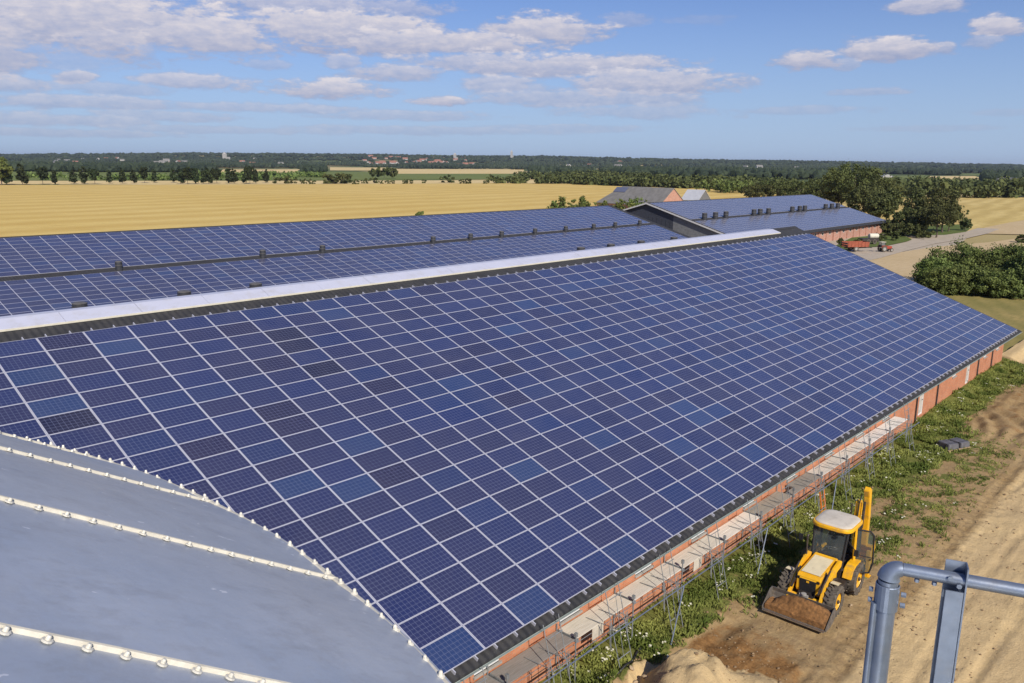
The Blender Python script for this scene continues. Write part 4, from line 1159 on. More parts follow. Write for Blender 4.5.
    pts = [hinge+Vector((0, 0, 1.02)), hinge+out*.30+Vector((0, 0, .80)), hinge+out*.56+Vector((0, 0, .86)), hinge+out*.66+Vector((0, 0, 1.25)), hinge+out*.62+Vector((0, 0, 2.45)), hinge+out*.48+Vector((0, 0, 2.60)), hinge+Vector((0, 0, 2.60))]
    mb = MB()
    for a, b_ in zip(pts, pts[1:]+pts[:1]): mb.tube(a, b_, .034, 8)
    mb.tube(hinge+Vector((0, 0, 1.55)), hinge+out*.64+Vector((0, 0, 1.50)), .02, 6)
    d = mb.build('cab_door', MAT['dark'], cab, smooth=True)
    g = MB(); g.face(pts); g.build('door_glass', MAT['cab_glass'], d)
    h = MB(); h.box(hinge+out*.56+Vector((0, 0, 1.42)), (.12, .05, .04)); h.build('handle', MAT['steel_dark'], d)
    # roof: rounded white shell with a yellow rim
    def slab(x0, x1, hw, z, r, ins, zz):
        out = []
        for cx, cy, a0 in ((x1-r, hw-r, 0), (x0+r, hw-r, 90), (x0+r, -hw+r, 180), (x1-r, -hw+r, 270)):
            for k in range(7):
                a = R(a0+k*15); out.append((cx+(r-ins)*math.cos(a), cy+(r-ins)*math.sin(a), z+zz))
        return out
    def shell(name, x0, x1, hw, z, r, layers, m, par):
        mb = MB(); L_ = [slab(x0, x1, hw, z, r, i, h) for i, h in layers]
        for a, b_ in zip(L_, L_[1:]):
            n = len(a)
            for k in range(n):
                j = (k+1) % n; mb.face([a[k], a[j], b_[j], b_[k]])
        mb.face(L_[0][::-1]); mb.face(L_[-1]); return mb.build(name, m, par, smooth=True, merge=True)
    shell('cab_roof', -3.20, -1.44, .80, 2.66, .42, [(.04, 0), (0, .04), (0, .13), (.03, .165)], Y, cab)
    shell('roof_top', -3.12, -1.53, .73, 2.82, .40, [(0, -.01), (.0, .02), (.05, .055), (.20, .075)], MAT['cab_roof'], cab)
    for y in (-.5, .5):
        mb = MB(); mb.box((-1.44, y, 2.64), (.07, .16, .10)); mb.build('work_light', MAT['pane'], cab, bevel=.01)
    mb = MB(); mb.box((-2.3, 0, 1.42), (.5, .5, .14)); mb.box((-2.56, 0, 1.75), (.14, .48, .62)); mb.build('seat', MAT['seat'], cab, bevel=.04)
    mb = MB(); mb.tube((-1.62, 0, 1.1), (-1.80, 0, 1.72), .03, 8); mb.build('steering_column', MAT['dark'], cab)
    mb = MB(); ax = Vector((-.35, 0, 1)).normalized()
    ring = [Vector((-1.82, 0, 1.76))+Matrix.Rotation(R(-20), 3, 'Y')@Vector((.19*math.cos(a), .19*math.sin(a), 0)) for a in [2*PI*k/16 for k in range(17)]]
    mb.path(ring, .016, 6); mb.build('steering_wheel', MAT['cab_roof'], cab)
    mb = MB(); mb.box((-1.58, 0, 1.45), (.22, .74, .30)); mb.build('dashboard', MAT['dark'], cab, bevel=.03)
    # exhaust with rain flap, mirrors
    mb = MB(); mb.tube((-.9, -.62, 1.2), (-.9, -.62, 2.35), .038, 12); mb.path([(-.9, -.62, 2.33), (-.9, -.62, 2.42), (-.97, -.62, 2.47)], .045, 10); mb.build('exhaust', MAT['steel_dark'], D, smooth=True)
    for s in (-1, 1):
        mb = MB(); mb.tube((-1.62, s*.66, 2.4), (-1.45, s*1.05, 2.15), .014, 6); mb.box((-1.45, s*1.08, 2.05), (.04, .16, .26)); mb.build('mirror', MAT['dark'], D)
    # loader arms and rams
    for s in (-1, 1):
        y = s*.60
        arm = [(-1.30, 1.62), (-1.12, 1.72), (-.55, 1.60), (.42, 1.06), (.74, .55), (.80, .34), (.68, .28), (.55, .50), (.28, .86), (-.62, 1.32), (-1.22, 1.42)]
        mb = MB(); mb.prism(arm[::-1], y-.055, y+.055, 0, 'y'); a = mb.build('loader_arm', Y, D, bevel=.012)
        mb = MB(); mb.tube((-1.25, y*.86, .85), (-.2, y*.86, 1.15), .05, 10); mb.tube((-.2, y*.86, 1.15), (.25, y*.86, 1.10), .028, 8); mb.build('lift_ram', MAT['steel_dark'], a, smooth=True)
        mb = MB(); mb.prism([(-.15, 1.42), (.65, .92), (.68, .98), (-.1, 1.51)][::-1], y-.09*s-.03, y-.09*s+.03, 0, 'y'); mb.tube((-.2, y+.0, 1.62), (.3, y, 1.34), .035, 8); mb.tube((.3, y, 1.34), (.62, y, 1.05), .022, 8); mb.build('tilt_ram', MAT['steel_dark'], a)
    mb = MB(); mb.tube((.50, -.62, .60), (.50, .62, .60), .07, 12); mb.build('cross_tube', Y, D)
    # bucket: curved shell, side plates, lip
    DX = -.30
    prof = [(1.02, .72), (.98, .56), (1.02, .38), (1.16, .22), (1.40, .14), (1.86, .12)]
    pin = [(x-0.0+.028, z+.03) for x, z in prof[::-1]]
    pin = [(1.86, .15), (1.40, .175), (1.18, .25), (1.055, .39), (1.015, .56), (1.055, .72)]
    prof = [(x+DX, z) for x, z in prof]; pin = [(x+DX, z) for x, z in pin]
    mb = MB(); mb.prism(prof+pin, -1.19, 1.19, 0, 'y'); bk = mb.build('bucket', MAT['bucket'], D)
    for s in (-1, 1):
        sp_ = [(1.02, .72), (1.22, .71), (1.62, .42), (1.86, .22), (1.86, .12), (1.40, .14), (1.16, .22), (1.02, .38), (.98, .56)]
        sp_ = [(x+DX, z) for x, z in sp_]; mb = MB(); mb.prism(sp_[::-1], s*1.19-.018+s*.019, s*1.19+.018+s*.019, 0, 'y'); mb.build('bucket_side', MAT['bucket'], bk)
    mb = MB(); mb.box((1.89+DX, 0, .13), (.16, 2.36, .03)); mb.build('cutting_edge', MAT['chrome'], bk)
    mb = MB(); mb.box((1.0+DX, 0, .74), (.06, .34, .14)); mb.lathe([(.10, 0), (.10, .05), (0, .06)], (1.0+DX, 0, .80), (0, 0, 1), 14); mb.build('spill_guard', MAT['concrete'], bk)
    # soil in the bucket
    c, s_ = math.cos(PI+R(1.5)), math.sin(PI+R(1.5))
    so_ = bpy.data.objects.new('tmp', None); bpy.data.objects.remove(so_)
    mb = MB(); nx, ny = 22, 44
    def sh(u, v):
        x = 1.08+u*.74-.30; y = -1.14+v*2.28
        base = .30+.30*math.sin(PI*min(1, .25+u*.8))*math.sin(PI*min(1, max(.0, .12+(1-v)*.95)))**.6*1.25
        lim = .70-max(0, x+.30-1.22)*.80
        return Vector((x, y, min(base*1.18, lim+.26)+.06*nz(x*3, y*3, 1, 40)+.035*nz(x, y, 9, 41)))
    G = [[sh(i/nx, j/ny) for j in range(ny+1)] for i in range(nx+1)]
    for i in range(nx):
        for j in range(ny): mb.face([G[i][j], G[i+1][j], G[i+1][j+1], G[i][j+1]])
    for i in range(nx):
        for j, sg in ((0, 1), (ny, -1)):
            a, b_ = G[i][j], G[i+1][j]; q = [a, (a.x, a.y, .17), (b_.x, b_.y, .17), b_]; mb.face(q[::sg])
    for j in range(ny):
        a, b_ = G[nx][j], G[nx][j+1]; mb.face([b_, a, (a.x, a.y, .16), (b_.x, b_.y, .16)])
        a, b_ = G[0][j], G[0][j+1]; mb.face([a, b_, (b_.x, b_.y, .3), (a.x, a.y, .3)])
    o = mb.build('soil_heap', MAT['soil'], smooth=True, merge=True); o.location = (18.95, -22.78, .03); o.rotation_euler = (0, 0, PI+R(1.5))
    tag(o, 'heap of brown soil filling the loader bucket', 'soil')
    # backhoe at the rear: frame, folded boom and dipper standing up, stabilisers
    mb = MB(); mb.box((-3.28, 0, .85), (.16, 1.9, .55)); mb.box((-3.42, .30, .95), (.22, .45, .8)); bf = mb.build('backhoe_frame', MAT['steel_dark'], D, bevel=.02)
    yb = .62
    bm_ = [(-3.50, .95), (-3.34, 1.05), (-3.32, 2.2), (-3.46, 3.30), (-3.62, 3.38), (-3.72, 3.25), (-3.62, 2.2), (-3.66, 1.05)]
    mb = MB(); mb.prism(bm_[::-1], yb-.36, yb-.14, 0, 'y'); mb.build('boom', Y, D, bevel=.02)
    dp = [(-3.60, 3.55), (-3.48, 3.86), (-3.66, 3.98), (-3.86, 3.84), (-4.02, 2.6), (-4.02, 1.55), (-3.90, 1.45), (-3.78, 1.56), (-3.76, 2.6)]
    mb = MB(); mb.prism(dp[::-1], yb-.11, yb+.11, 0, 'y'); mb.build('dipper', Y, D, bevel=.02)
    mb = MB(); mb.tube((-3.42, yb-.48, 1.2), (-3.40, yb-.48, 2.4), .055, 10); mb.tube((-3.40, yb-.48, 2.4), (-3.44, yb-.48, 3.2), .03, 8); mb.tube((-3.36, yb, 2.3), (-3.45, yb, 3.4), .05, 10); mb.build('boom_ram', MAT['steel_dark'], D, smooth=True)
    # hoses bundled along the boom
    mb = MB()
    for k in range(3): mb.path([(-3.35-.03*k, yb-.16-.03*k, 1.1), (-3.28-.03*k, yb-.19-.02*k, 2.2), (-3.40-.04*k, yb-.20, 3.35), (-3.56, yb-.16, 3.62)], .018, 6)
    mb.build('hydraulic_hoses', MAT['dark'], D, smooth=True)
    bk2 = [(-3.92, 1.58), (-4.30, 1.50), (-4.42, 1.15), (-4.25, .80), (-3.95, .72), (-3.98, .78), (-4.2, .86), (-4.34, 1.15), (-4.24, 1.42), (-3.9, 1.48)]
    mb = MB(); mb.prism(bk2, yb-.30, yb+.30, 0, 'y'); dk = mb.build('digging_bucket', Y, D)
    for s in (-1, 1):
        mb = MB(); mb.prism([(-3.92, 1.58), (-4.30, 1.50), (-4.42, 1.15), (-4.25, .80), (-3.95, .72), (-3.9, 1.1)], yb+s*.30-.012, yb+s*.30+.012, 0, 'y'); mb.build('bucket_side', Y, dk)
    for s in (-1, 1):
        mb = MB(); mb.box((-3.34, s*1.0, .95), (.16, .16, 1.15)); mb.box((-3.34, s*1.0, .34), (.26, .30, .05)); mb.build('stabiliser', Y, D, bevel=.01)
make_digger()

# ------------------------------------------------------------------ red tractor and spreader by the farthest barn
def make_tractor():
    p = W(872, 251.5, 0); ang = math.atan2(W(884, 249, 0).y-p.y, W(884, 249, 0).x-p.x)
    q = W(858, 251.5, 0); rz = R(-35)
    def wheel(par, x, y, r, w, m=MAT['concrete']):
        wh = bpy.data.objects.new('wheel', None); COL.objects.link(wh); wh.parent = par; wh.location = (x, y, r); wh['_org'] = (0., 0., 0.)
        mb = MB(); mb.lathe([(r*.55, -w/2), (r*.95, -w/2), (r, 0), (r*.95, w/2), (r*.55, w/2)], (0, 0, 0), (0, 1, 0), 20); mb.build('tyre', MAT['tyre'], wh)
        for s in (-1, 1):
            mb = MB(); mb.lathe([(r*.56, s*w*.42), (r*.3, s*w*.3), (0, s*w*.3)], (0, 0, 0), (0, 1, 0), 16); mb.build('rim', m, wh)
    t = thing('tractor', 'old red farm tractor with white cab roof parked on the gravel track', 'tractor', (p.x+2.2, p.y-1.2, -.09), rz, local=True)
    for y in (-.85, .85): wheel(t, 0, y, .82, .42); wheel(t, 2.3, y, .5, .3)
    mb = MB(); mb.prism([(.35, .75), (2.75, .75), (2.75, 1.45), (.4, 1.62)], -.36, .36, 0, 'y'); mb.build('bonnet', MAT['red'], t, bevel=.05)
    mb = MB(); mb.box((.9, 0, .7), (3.0, .4, .4)); mb.build('chassis', MAT['dark'], t)
    for s in (-1, 1):
        mb = MB(); mb.prism([(-.9, 1.2), (-.6, 1.72), (.5, 1.72), (.7, 1.3), (.6, 1.3), (.4, 1.62), (-.5, 1.62), (-.8, 1.2)], s*.6, s*1.05, 0, 'y'); mb.build('mudguard', MAT['red'], t)
    mb = MB()
    for x, y in ((.4, .6), (.4, -.6), (-.8, .6), (-.8, -.6)): mb.tube((x, y, 1.3), (x*.9-.02, y*.95, 2.55), .04, 6)
    cb = mb.build('cab_frame', MAT['dark'], t)
    for s in (-1, 1):
        mb = MB(); mb.face([(.4, s*.6, 1.35), (-.8, s*.6, 1.35), (-.74, s*.57, 2.5), (.34, s*.57, 2.5)]); mb.build('side_window', MAT['cab_glass'], t)
    mb = MB(); mb.box((-.2, 0, 2.62), (1.5, 1.4, .14)); mb.build('cab_roof', MAT['cab_roof'], t, bevel=.05)
    mb = MB(); mb.tube((1.2, .2, 1.5), (1.2, .2, 2.4), .035, 8); mb.build('exhaust', MAT['dark'], t)
    t.scale = (.74,)*3
    u = thing('muck_spreader', 'rusty red open trailer behind the old red tractor', 'trailer', (q.x+1.5, q.y+1.2, -.09), rz, local=True)
    mb = MB()
    for s in (-1, 1): mb.prism([(-2.4, .9), (2.4, .9), (2.4, 1.9), (-2.4, 1.9)], s*1.05-.03, s*1.05+.03, 0, 'y')
    mb.box((2.4, 0, 1.4), (.06, 2.1, 1.0)); mb.box((0, 0, .92), (4.8, 2.1, .06)); mb.build('body', MAT['rust_red'], u)
    for k in range(7):
        for s in (-1, 1):
            mb = MB(); mb.box((-2.3+k*.76, s*1.10, 1.4), (.06, .06, 1.0)); mb.build('side_rib', MAT['rust_red'], u)
    mb = MB(); mb.box((.3, 0, .7), (5.4, .3, .22)); mb.tube((2.4, 0, .7), (3.9, 0, .6), .06, 8); mb.build('drawbar', MAT['steel_dark'], u)
    for y in (-.9, .9): wheel(u, -.4, y, .55, .35)
    mb = MB()
    for z in (1.2, 1.6): mb.tube((-2.45, -1.0, z), (-2.45, 1.0, z), .14, 10)
    mb.build('beater', MAT['steel_dark'], u)
    # second, dark machine behind
    v = W(868, 243.5, 0)
    w = thing('field_sprayer', 'dark low machine with a pale tank standing behind the red trailer', 'machine', (v.x, v.y, -.09), rz, local=True)
    mb = MB(); mb.box((0, 0, .9), (4.2, 1.8, .7)); mb.box((0, 0, .6), (5.2, .3, .2)); mb.build('body', MAT['steel_dark'], w, bevel=.08)
    mb = MB(); mb.lathe([(0, -1.1), (.45, -1.1), (.55, -.9), (.55, .9), (.45, 1.1), (0, 1.1)], (1.2, 0, 1.75), (1, 0, .0), 18); mb.build('tank', MAT['cream'], w, smooth=True)
    for y in (-.9, .9): wheel(w, -.6, y, .55, .3, MAT['steel_dark']); wheel(w, .9, y, .55, .3, MAT['steel_dark'])
make_tractor()

# ------------------------------------------------------------------ vegetation
import numpy as np
def leaf_mesh(name, centres, radii, per, size, mat, seed, flat=.85, tint=None):
    """a crown: small leaf faces spread through clumps"""
    g = np.random.default_rng(seed)
    C_ = np.asarray(centres, float); n = len(C_)
    rad = np.asarray(radii, float)
    if rad.ndim == 0: rad = np.full(n, float(rad))
    ct = g.random(n) if tint is None else np.asarray(tint)
    d = g.normal(size=(n, per, 3)); d /= np.linalg.norm(d, axis=2, keepdims=True)
    rr = rad[:, None, None]*np.abs(g.normal(size=(n, per, 1))*.42+.75)
    pos = C_[:, None, :]+d*rr*np.array([1, 1, flat])
    pos = pos.reshape(-1, 3)
    nm = d.reshape(-1, 3)+g.normal(size=(n*per, 3))*.6; nm[:, 2] += .25
    nm /= np.linalg.norm(nm, axis=1, keepdims=True)
    u = np.cross(nm, g.normal(size=nm.shape)); u /= np.linalg.norm(u, axis=1, keepdims=True); v = np.cross(nm, u)
    s = (size*(.55+.9*g.random(n*per)))[:, None]
    q = np.stack([pos-u*s*.5-v*s*.35, pos+u*s*.5-v*s*.30, pos+u*s*.25+v*s*.5, pos-u*s*.40+v*s*.42], 1).reshape(-1, 3)
    m = n*per
    me = bpy.data.meshes.new(name); me.vertices.add(len(q)); me.vertices.foreach_set('co', q.ravel())
    me.loops.add(4*m); me.loops.foreach_set('vertex_index', np.arange(4*m)); me.polygons.add(m)
    me.polygons.foreach_set('loop_start', np.arange(0, 4*m, 4)); me.polygons.foreach_set('loop_total', np.full(m, 4))
    me.update(); me.validate()
    t = np.clip(np.repeat(ct, per)*.45+.55*g.random(m), 0, 1)
    col = np.repeat(np.stack([t, t, t, np.ones(m)], 1), 4, axis=0)
    ca = me.color_attributes.new('tint', 'FLOAT_COLOR', 'CORNER'); ca.data.foreach_set('color', col.ravel())
    me.materials.append(mat)
    return me
def crown_points(kind, H, Wd, n, g):
    """clump centres and radii for a crown of height H and width Wd"""
    P_, r_ = [], []
    while len(P_) < n:
        p = g.uniform(-1, 1, 3)
        if kind == 'broad':
            if p@p > 1 or p@p < .12: continue
            z = .60+.37*p[2]; w = .5*(1-.18*max(0, -p[2]))
            P_.append((p[0]*w*Wd, p[1]*w*Wd, z*H)); r_.append(H*.085*g.uniform(.7, 1.3))
        elif kind == 'cone':
            h = (p[2]+1)/2; h = h**1.25; rr = math.hypot(p[0], p[1])
            lim = (1-h)**.75*(.35+.65*min(1, h*5))
            if rr > lim+.04: continue
            P_.append((p[0]*.5*Wd, p[1]*.5*Wd, (.13+.84*h)*H)); r_.append(H*.07*g.uniform(.6, 1.2)*(1.1-h*.6))
        else:
            if p@p > 1: continue
            z = .42+.50*p[2]
            if z < .06: continue
            P_.append((p[0]*.5*Wd, p[1]*.5*Wd, z*H)); r_.append(H*.12*g.uniform(.7, 1.3))
    # a few clumps break out of the outline
    for k in range(max(2, n//9)):
        i = g.integers(0, n); c = np.array(P_[i]); c0 = np.array([0, 0, .55*H]); P_.append(tuple(c0+(c-c0)*1.16)); r_.append(r_[i]*.6)
    return P_, r_
def trunk_mb(H, Wd, g, r, split=.28, limbs=7):
    mb = MB(); x = y = 0; pts = [(0, 0, -.2)]; rad = [r*1.35]
    for k in range(1, 7):
        x += g.uniform(-.02, .02)*H; y += g.uniform(-.02, .02)*H; pts.append((x, y, H*.80*k/6)); rad.append(r*(1-.13*k))
    mb.path(pts, rad, 8)
    for k in range(limbs):
        a = g.uniform(0, 6.28); z0 = H*g.uniform(split, .6); i = min(5, int(z0/(H*.8)*6)); b = pts[i]
        e = (b[0]+math.cos(a)*Wd*.36, b[1]+math.sin(a)*Wd*.36, z0+H*g.uniform(.12, .26))
        mb.path([(b[0], b[1], z0), ((b[0]*.6+e[0]*.4), (b[1]*.6+e[1]*.4), z0*.7+e[2]*.3+.02*H), e], [r*.5, r*.34, r*.12], 6)
    return mb
def make_tree(name, cat, label, group, kind, H, Wd, nclump, per, size, seed, mat, loc, trunk=True, tr=.018, limbs=7):
    g = np.random.default_rng(seed)
    t = thing(name, label, cat, loc, g.uniform(0, 6), group, local=True)
    P_, r_ = crown_points(kind, H, Wd, nclump, g)
    me = leaf_mesh('crown', P_, r_, per, size, mat, seed)
    o = bpy.data.objects.new('crown' if trunk else 'foliage', me); COL.objects.link(o); o.parent = t
    if trunk: trunk_mb(H, Wd, g, H*tr, limbs=limbs).build('trunk', MAT['bark'], t, smooth=True)
    else: trunk_mb(H*.8, Wd, g, H*.02, .15, 9).build('stem', MAT['bark'], t, smooth=True)
    return t
def place(proto, loc, s, rz, label=None, group=None, sw=None):
    c = copy_tree(proto); c.location = loc; c.rotation_euler = (0, 0, rz); c.scale = (s*(sw or 1), s*(sw or 1), s)
    if label: c['label'] = label
    if group: c['group'] = group
    return c
rv = random.Random(21)
GZ = -.22
def hgt(px, top, base, z=GZ):
    """height of something that stands at pixel row base and reaches row top"""
    p = W(px, base, z); d = pdir(px, top); k = math.hypot(p.x-CAM.x, p.y-CAM.y)/math.hypot(d.x, d.y)
    return p, CAM.z+d.z*k-z

# the row of dark trees along the far edge of the stubble
LBL = 'dark narrow tree in the long row beyond the golden stubble'
GRP = 'row of dark trees beyond the golden stubble'
protos = []
for v in range(4):
    protos.append(make_tree('field_tree', 'tree', LBL, GRP, 'cone' if v != 2 else 'broad', 12, (5.4, 6.2, 6.4, 4.8)[v], 34, 26, .95, 40+v, MAT['leaf_row'], (0, 0, 0), tr=.013, limbs=3))
rowx = [(7, 184, 163), (23, 184, 162), (43, 183.5, 167), (55, 183.5, 169), (74, 183, 168), (84, 183, 165), (95, 183, 169), (110, 182.5, 169), (123, 182.5, 166), (134, 182.5, 169), (144.6, 182, 167), (155, 182, 168), (174, 181.8, 166.5), (181, 183, 168), (188, 183.2, 167), (196, 183, 166), (204, 183, 167), (209, 183, 167), (217, 182.5, 169), (229, 182.5, 166.5), (234.5, 182.5, 167), (246, 182.5, 167), (250, 183, 166), (256, 182.5, 168), (266, 182, 168)]
for k, (px, b, t_) in enumerate(rowx):
    p, h = hgt(px, t_-1.8, b+.9)
    pr = protos[k % 4]
    if k < 4: pr.location = p; pr.scale = (h/12,)*3
    else: place(pr, p, h/12, rv.uniform(0, 6), sw=rv.uniform(.85, 1.2))
# low shrubs where the stubble ends
SL = 'low dark shrub on the pale strip at the end of the stubble'; SG = 'shrubs at the end of the stubble field'
bp = [make_tree('field_shrub', 'shrub', SL, SG, 'bush', 5, (7, 9, 5.5)[v], 16, 26, .8, 60+v, MAT['leaf_dark'], (0, 0, 0), False) for v in range(3)]
shr = [(303, 183, 178), (311, 183.5, 178.5), (327, 183, 173), (333, 183, 174), (341, 183, 173), (345, 182.5, 172.5), (355, 183.5, 178.5), (366, 183, 178), (374, 182.5, 177), (381, 183, 180), (388, 183, 180), (393, 183, 180), (405, 183, 179), (409.5, 183, 179), (424, 182.5, 179), (448, 182, 174), (462, 183, 179), (468, 183, 178), (485, 183, 179.5), (288, 183, 176), (277, 182.8, 177)]
for k, (px, b, t_) in enumerate(shr):
    p, h = hgt(px, t_, b+.7)
    if k < 3: bp[k].location = p; bp[k].scale = (h/5,)*3
    else: place(bp[k % 3], p, h/5, rv.uniform(0, 6), sw=rv.uniform(.9, 1.4))
# willow at the left edge
p, h = hgt(2, 157, 185)
make_tree('willow', 'tree', 'pale green round tree cut by the left edge of the picture', None, 'broad', h, h*.8, 50, 40, 1.1, 71, MAT['leaf'], p)

def wood(name, strips, mat, seed, size, per, hgt_, wid, clump=5, hz=None, label=None):
    """far woodland that reads as one mass. strips: (px0, row0, px1, row1, depth, spacing)"""
    g = np.random.default_rng(seed); CC = []; RR = []; TT = []
    for (xa, ya, xb, yb, dep, sp, hh) in strips:
        a = W(xa, ya, GZ); b = W(xb, yb, GZ); L_ = (b-a).length; n = max(2, int(L_/sp*max(1, dep/sp)))
        dr = (b-a).normalized(); back = Vector((a.x+b.x-2*CAM.x, a.y+b.y-2*CAM.y, 0)).normalized()
        for k in range(n):
            u = g.random()*L_; v = g.random()*dep; c = a+dr*u+back*v
            h = hh*g.uniform(.65, 1.15); tt = g.random()
            for q in range(clump):
                o = g.uniform(-1, 1, 3); CC.append((c.x+o[0]*wid*.4, c.y+o[1]*wid*.4, GZ+h*(.18+.68*(q+.5)/clump))); RR.append(wid*.30*g.uniform(.7, 1.2)); TT.append(tt*.8+.2*g.random())
    me = leaf_mesh(name, CC, RR, per, size, mat, seed, tint=TT)
    o = bpy.data.objects.new(name, me); COL.objects.link(o); tag(o, label, None, None, 'stuff'); return o
wood('hedgerow_wood', [(490, 183.5, 640, 184, 25, 6, 6), (575, 184.5, 700, 189, 30, 6, 7), (640, 186, 790, 192, 60, 7, 8), (700, 188, 800, 195, 50, 7, 8.5), (860, 197.5, 1040, 198.5, 30, 6.5, 9.5), (870, 192, 1060, 194, 40, 8, 8.5), (880, 187, 1060, 188, 40, 9, 8),
                       (515, 179.5, 660, 180, 40, 8, 8), (555, 177, 640, 177.5, 40, 9, 9)], MAT['leaf_dark'], 81, 1.7, 14, 10, 8, 5, label='belt of hedgerow trees beyond the farm')
wood('mixed_green_scrub', [(130, 180.5, 300, 180.5, 30, 10, 4.5), (30, 180, 130, 180.3, 25, 12, 4), (190, 177, 330, 177.5, 60, 11, 5.5), (0, 178, 60, 178, 40, 12, 4)], MAT['leaf'], 82, 1.8, 12, 6, 8, 4, label='scrub behind the row of trees')
wood('autumn_scrub', [(700, 192.5, 790, 195, 40, 7, 8)], MAT['leaf'], 83, 1.2, 16, 8, 7, 4, label='thin scrub behind the farthest barn')

CLEAR = [(590, 660, 1350, 1900, 'green_field'), (655, 712, 1500, 2100, 'wheat_far'), (735, 812, 1250, 1750, 'wheat_far'), (540, 600, 1900, 2500, 'wheat_far'), (930, 1010, 1300, 1700, 'wheat_far'), (850, 930, 1250, 1800, 'green_field'), (120, 200, 1500, 2100, 'green_field'), (215, 300, 1250, 1900, 'wheat_far'), (-20, 40, 1400, 2000, 'wheat_far'), (960, 1060, 2000, 2500, 'green_field')]
for a, b, c, d, m in CLEAR:
    sheet('open_field', [WD(a, c)[:2], WD(b-6, c*1.06)[:2], WD(b, d)[:2], WD(a+8, d*.93)[:2]], -.12, MAT[m])
def far_wood():
    """woodland to the horizon: thousands of crowns in copses, one mass"""
    g = np.random.default_rng(5); V = []; Fc = []; T = []
    import bmesh
    bm = bmesh.new(); bmesh.ops.create_icosphere(bm, subdivisions=1, radius=1)
    base = np.array([v.co[:] for v in bm.verts]); fac = [[v.index for v in f.verts] for f in bm.faces]; bm.free()
    def add(x, y, z, w, h, t):
        n = len(V); q = base*(1+g.uniform(-.28, .28, (len(base), 1)))*np.array([w, w, h])*.5+np.array([x, y, z+h*.42]); V.extend(q.tolist())
        Fc.extend([[i+n for i in f] for f in fac]); T.extend((np.clip(t+g.uniform(-.25, .25, len(fac)), 0, 1)).tolist())
    def free(px, D):
        # leave the visible fields open
        if 330 < px < 615 and D < 1290: return False
        if 385 < px < 530 and D < 2300: return False
        if 45 < px < 118 and 1500 < D < 2700: return False
        if 840 < px < 985 and D < 1450: return False
        if 325 < px < 398 and 1250 < D < 2700: return False
        for a, b, c, d, _m in CLEAR:
            if a < px < b and c < D < d+250: return False
        return True
    for k in range(620):
        D = 1050*math.exp(g.random()*1.65); px = g.uniform(-120, 1140); ln = g.uniform(60, 330); dep = g.uniform(15, 60); m = int(ln*dep/130)+4
        if px < 520 and D < 1300: continue
        tt = g.random(); ang = g.normal()*.35
        for i in range(m):
            u = g.uniform(-.5, .5)*ln; v = g.uniform(-.5, .5)*dep; pxx = px+u/D*F_PX; DD = D+v+u*ang
            if not free(pxx, DD): continue
            p = WD(pxx, DD); z = hill_h(p.x, p.y) if DD > 2500 else GZ
            w = g.uniform(8, 15); add(p.x, p.y, z, w, g.uniform(8, 15), tt*.6+.2)
    # wooded skyline
    for k in range(5200):
        D = g.uniform(3600, 5900); px = g.uniform(-100, 1120); p = WD(px, D); z = hill_h(p.x, p.y)
        if nz(p.x, p.y, .0016, 50) < -.22: continue
        w = g.uniform(16, 34); add(p.x, p.y, z, w, g.uniform(9, 17), g.random())
    for k in range(1500):
        D = g.uniform(1500, 2450); px = g.choice([g.uniform(-100, 330), g.uniform(530, 1120)]); p = WD(px, D)
        if nz(p.x, p.y, .003, 51) < -.1 or not free(px, D): continue
        add(p.x, p.y, GZ, g.uniform(10, 18), g.uniform(8, 13), g.random())
    me = bpy.data.meshes.new('far_woodland'); me.from_pydata(V, [], Fc); me.materials.append(MAT['leaf_far'])
    ca = me.color_attributes.new('tint', 'FLOAT_COLOR', 'CORNER'); ca.data.foreach_set('color', [x for t in T for _ in range(3) for x in (t, t, t, 1)])
    o = bpy.data.objects.new('far_woodland', me); COL.objects.link(o); tag(o, 'dark woodland stretching to the horizon', None, None, 'stuff')
far_wood()
def trees_at(lst, name, cat, label, group, kind, nclump, per, size, seed, mat, ratio=.8, **kw):
    for k, (px, b, t_, w) in enumerate(lst):
        p, h = hgt(px, t_, b); wd = w/F_PX*(p-CAM).length if w else h*ratio
        make_tree(name, cat, label[k] if isinstance(label, (list, tuple)) else label, group, kind, h, wd, nclump, per, size, seed+k, mat, p, **kw)
# copse by the farthest barn
trees_at([(852, 213, 163.5, 62)], 'oak_tree', 'tree', 'tallest broad dark green tree standing behind the farthest barn', None, 'broad', 170, 90, .46, 100, MAT['leaf_dark'], limbs=12)
trees_at([(824, 209, 176, 40), (878, 218, 178, 38), (868, 212, 170, 40), (800, 206, 180, 34), (778, 203, 180, 36), (758, 203, 184, 34), (886, 222, 188, 24), (838, 212, 172, 36), (862, 220, 186, 34), (880, 225, 194, 24)], 'oak_tree', 'tree',
         ['broad dark tree left of the tallest tree, behind the far barn roof', 'dark tree against the right side of the tallest tree', 'dark tree whose crown merges into the tallest tree', 'lower tree behind the ridge of the farthest barn', 'brownish low tree behind the farthest barn ridge', 'leftmost low tree behind the farthest barn ridge', 'tree with lighter top at the right end of the big copse', 'tree close on the left of the tallest tree', 'low tree in front of the tallest tree', 'low tree at the corner of the farthest barn'],
         'trees of the copse behind the farthest barn', 'broad', 95, 60, .46, 120, MAT['leaf_dark'])
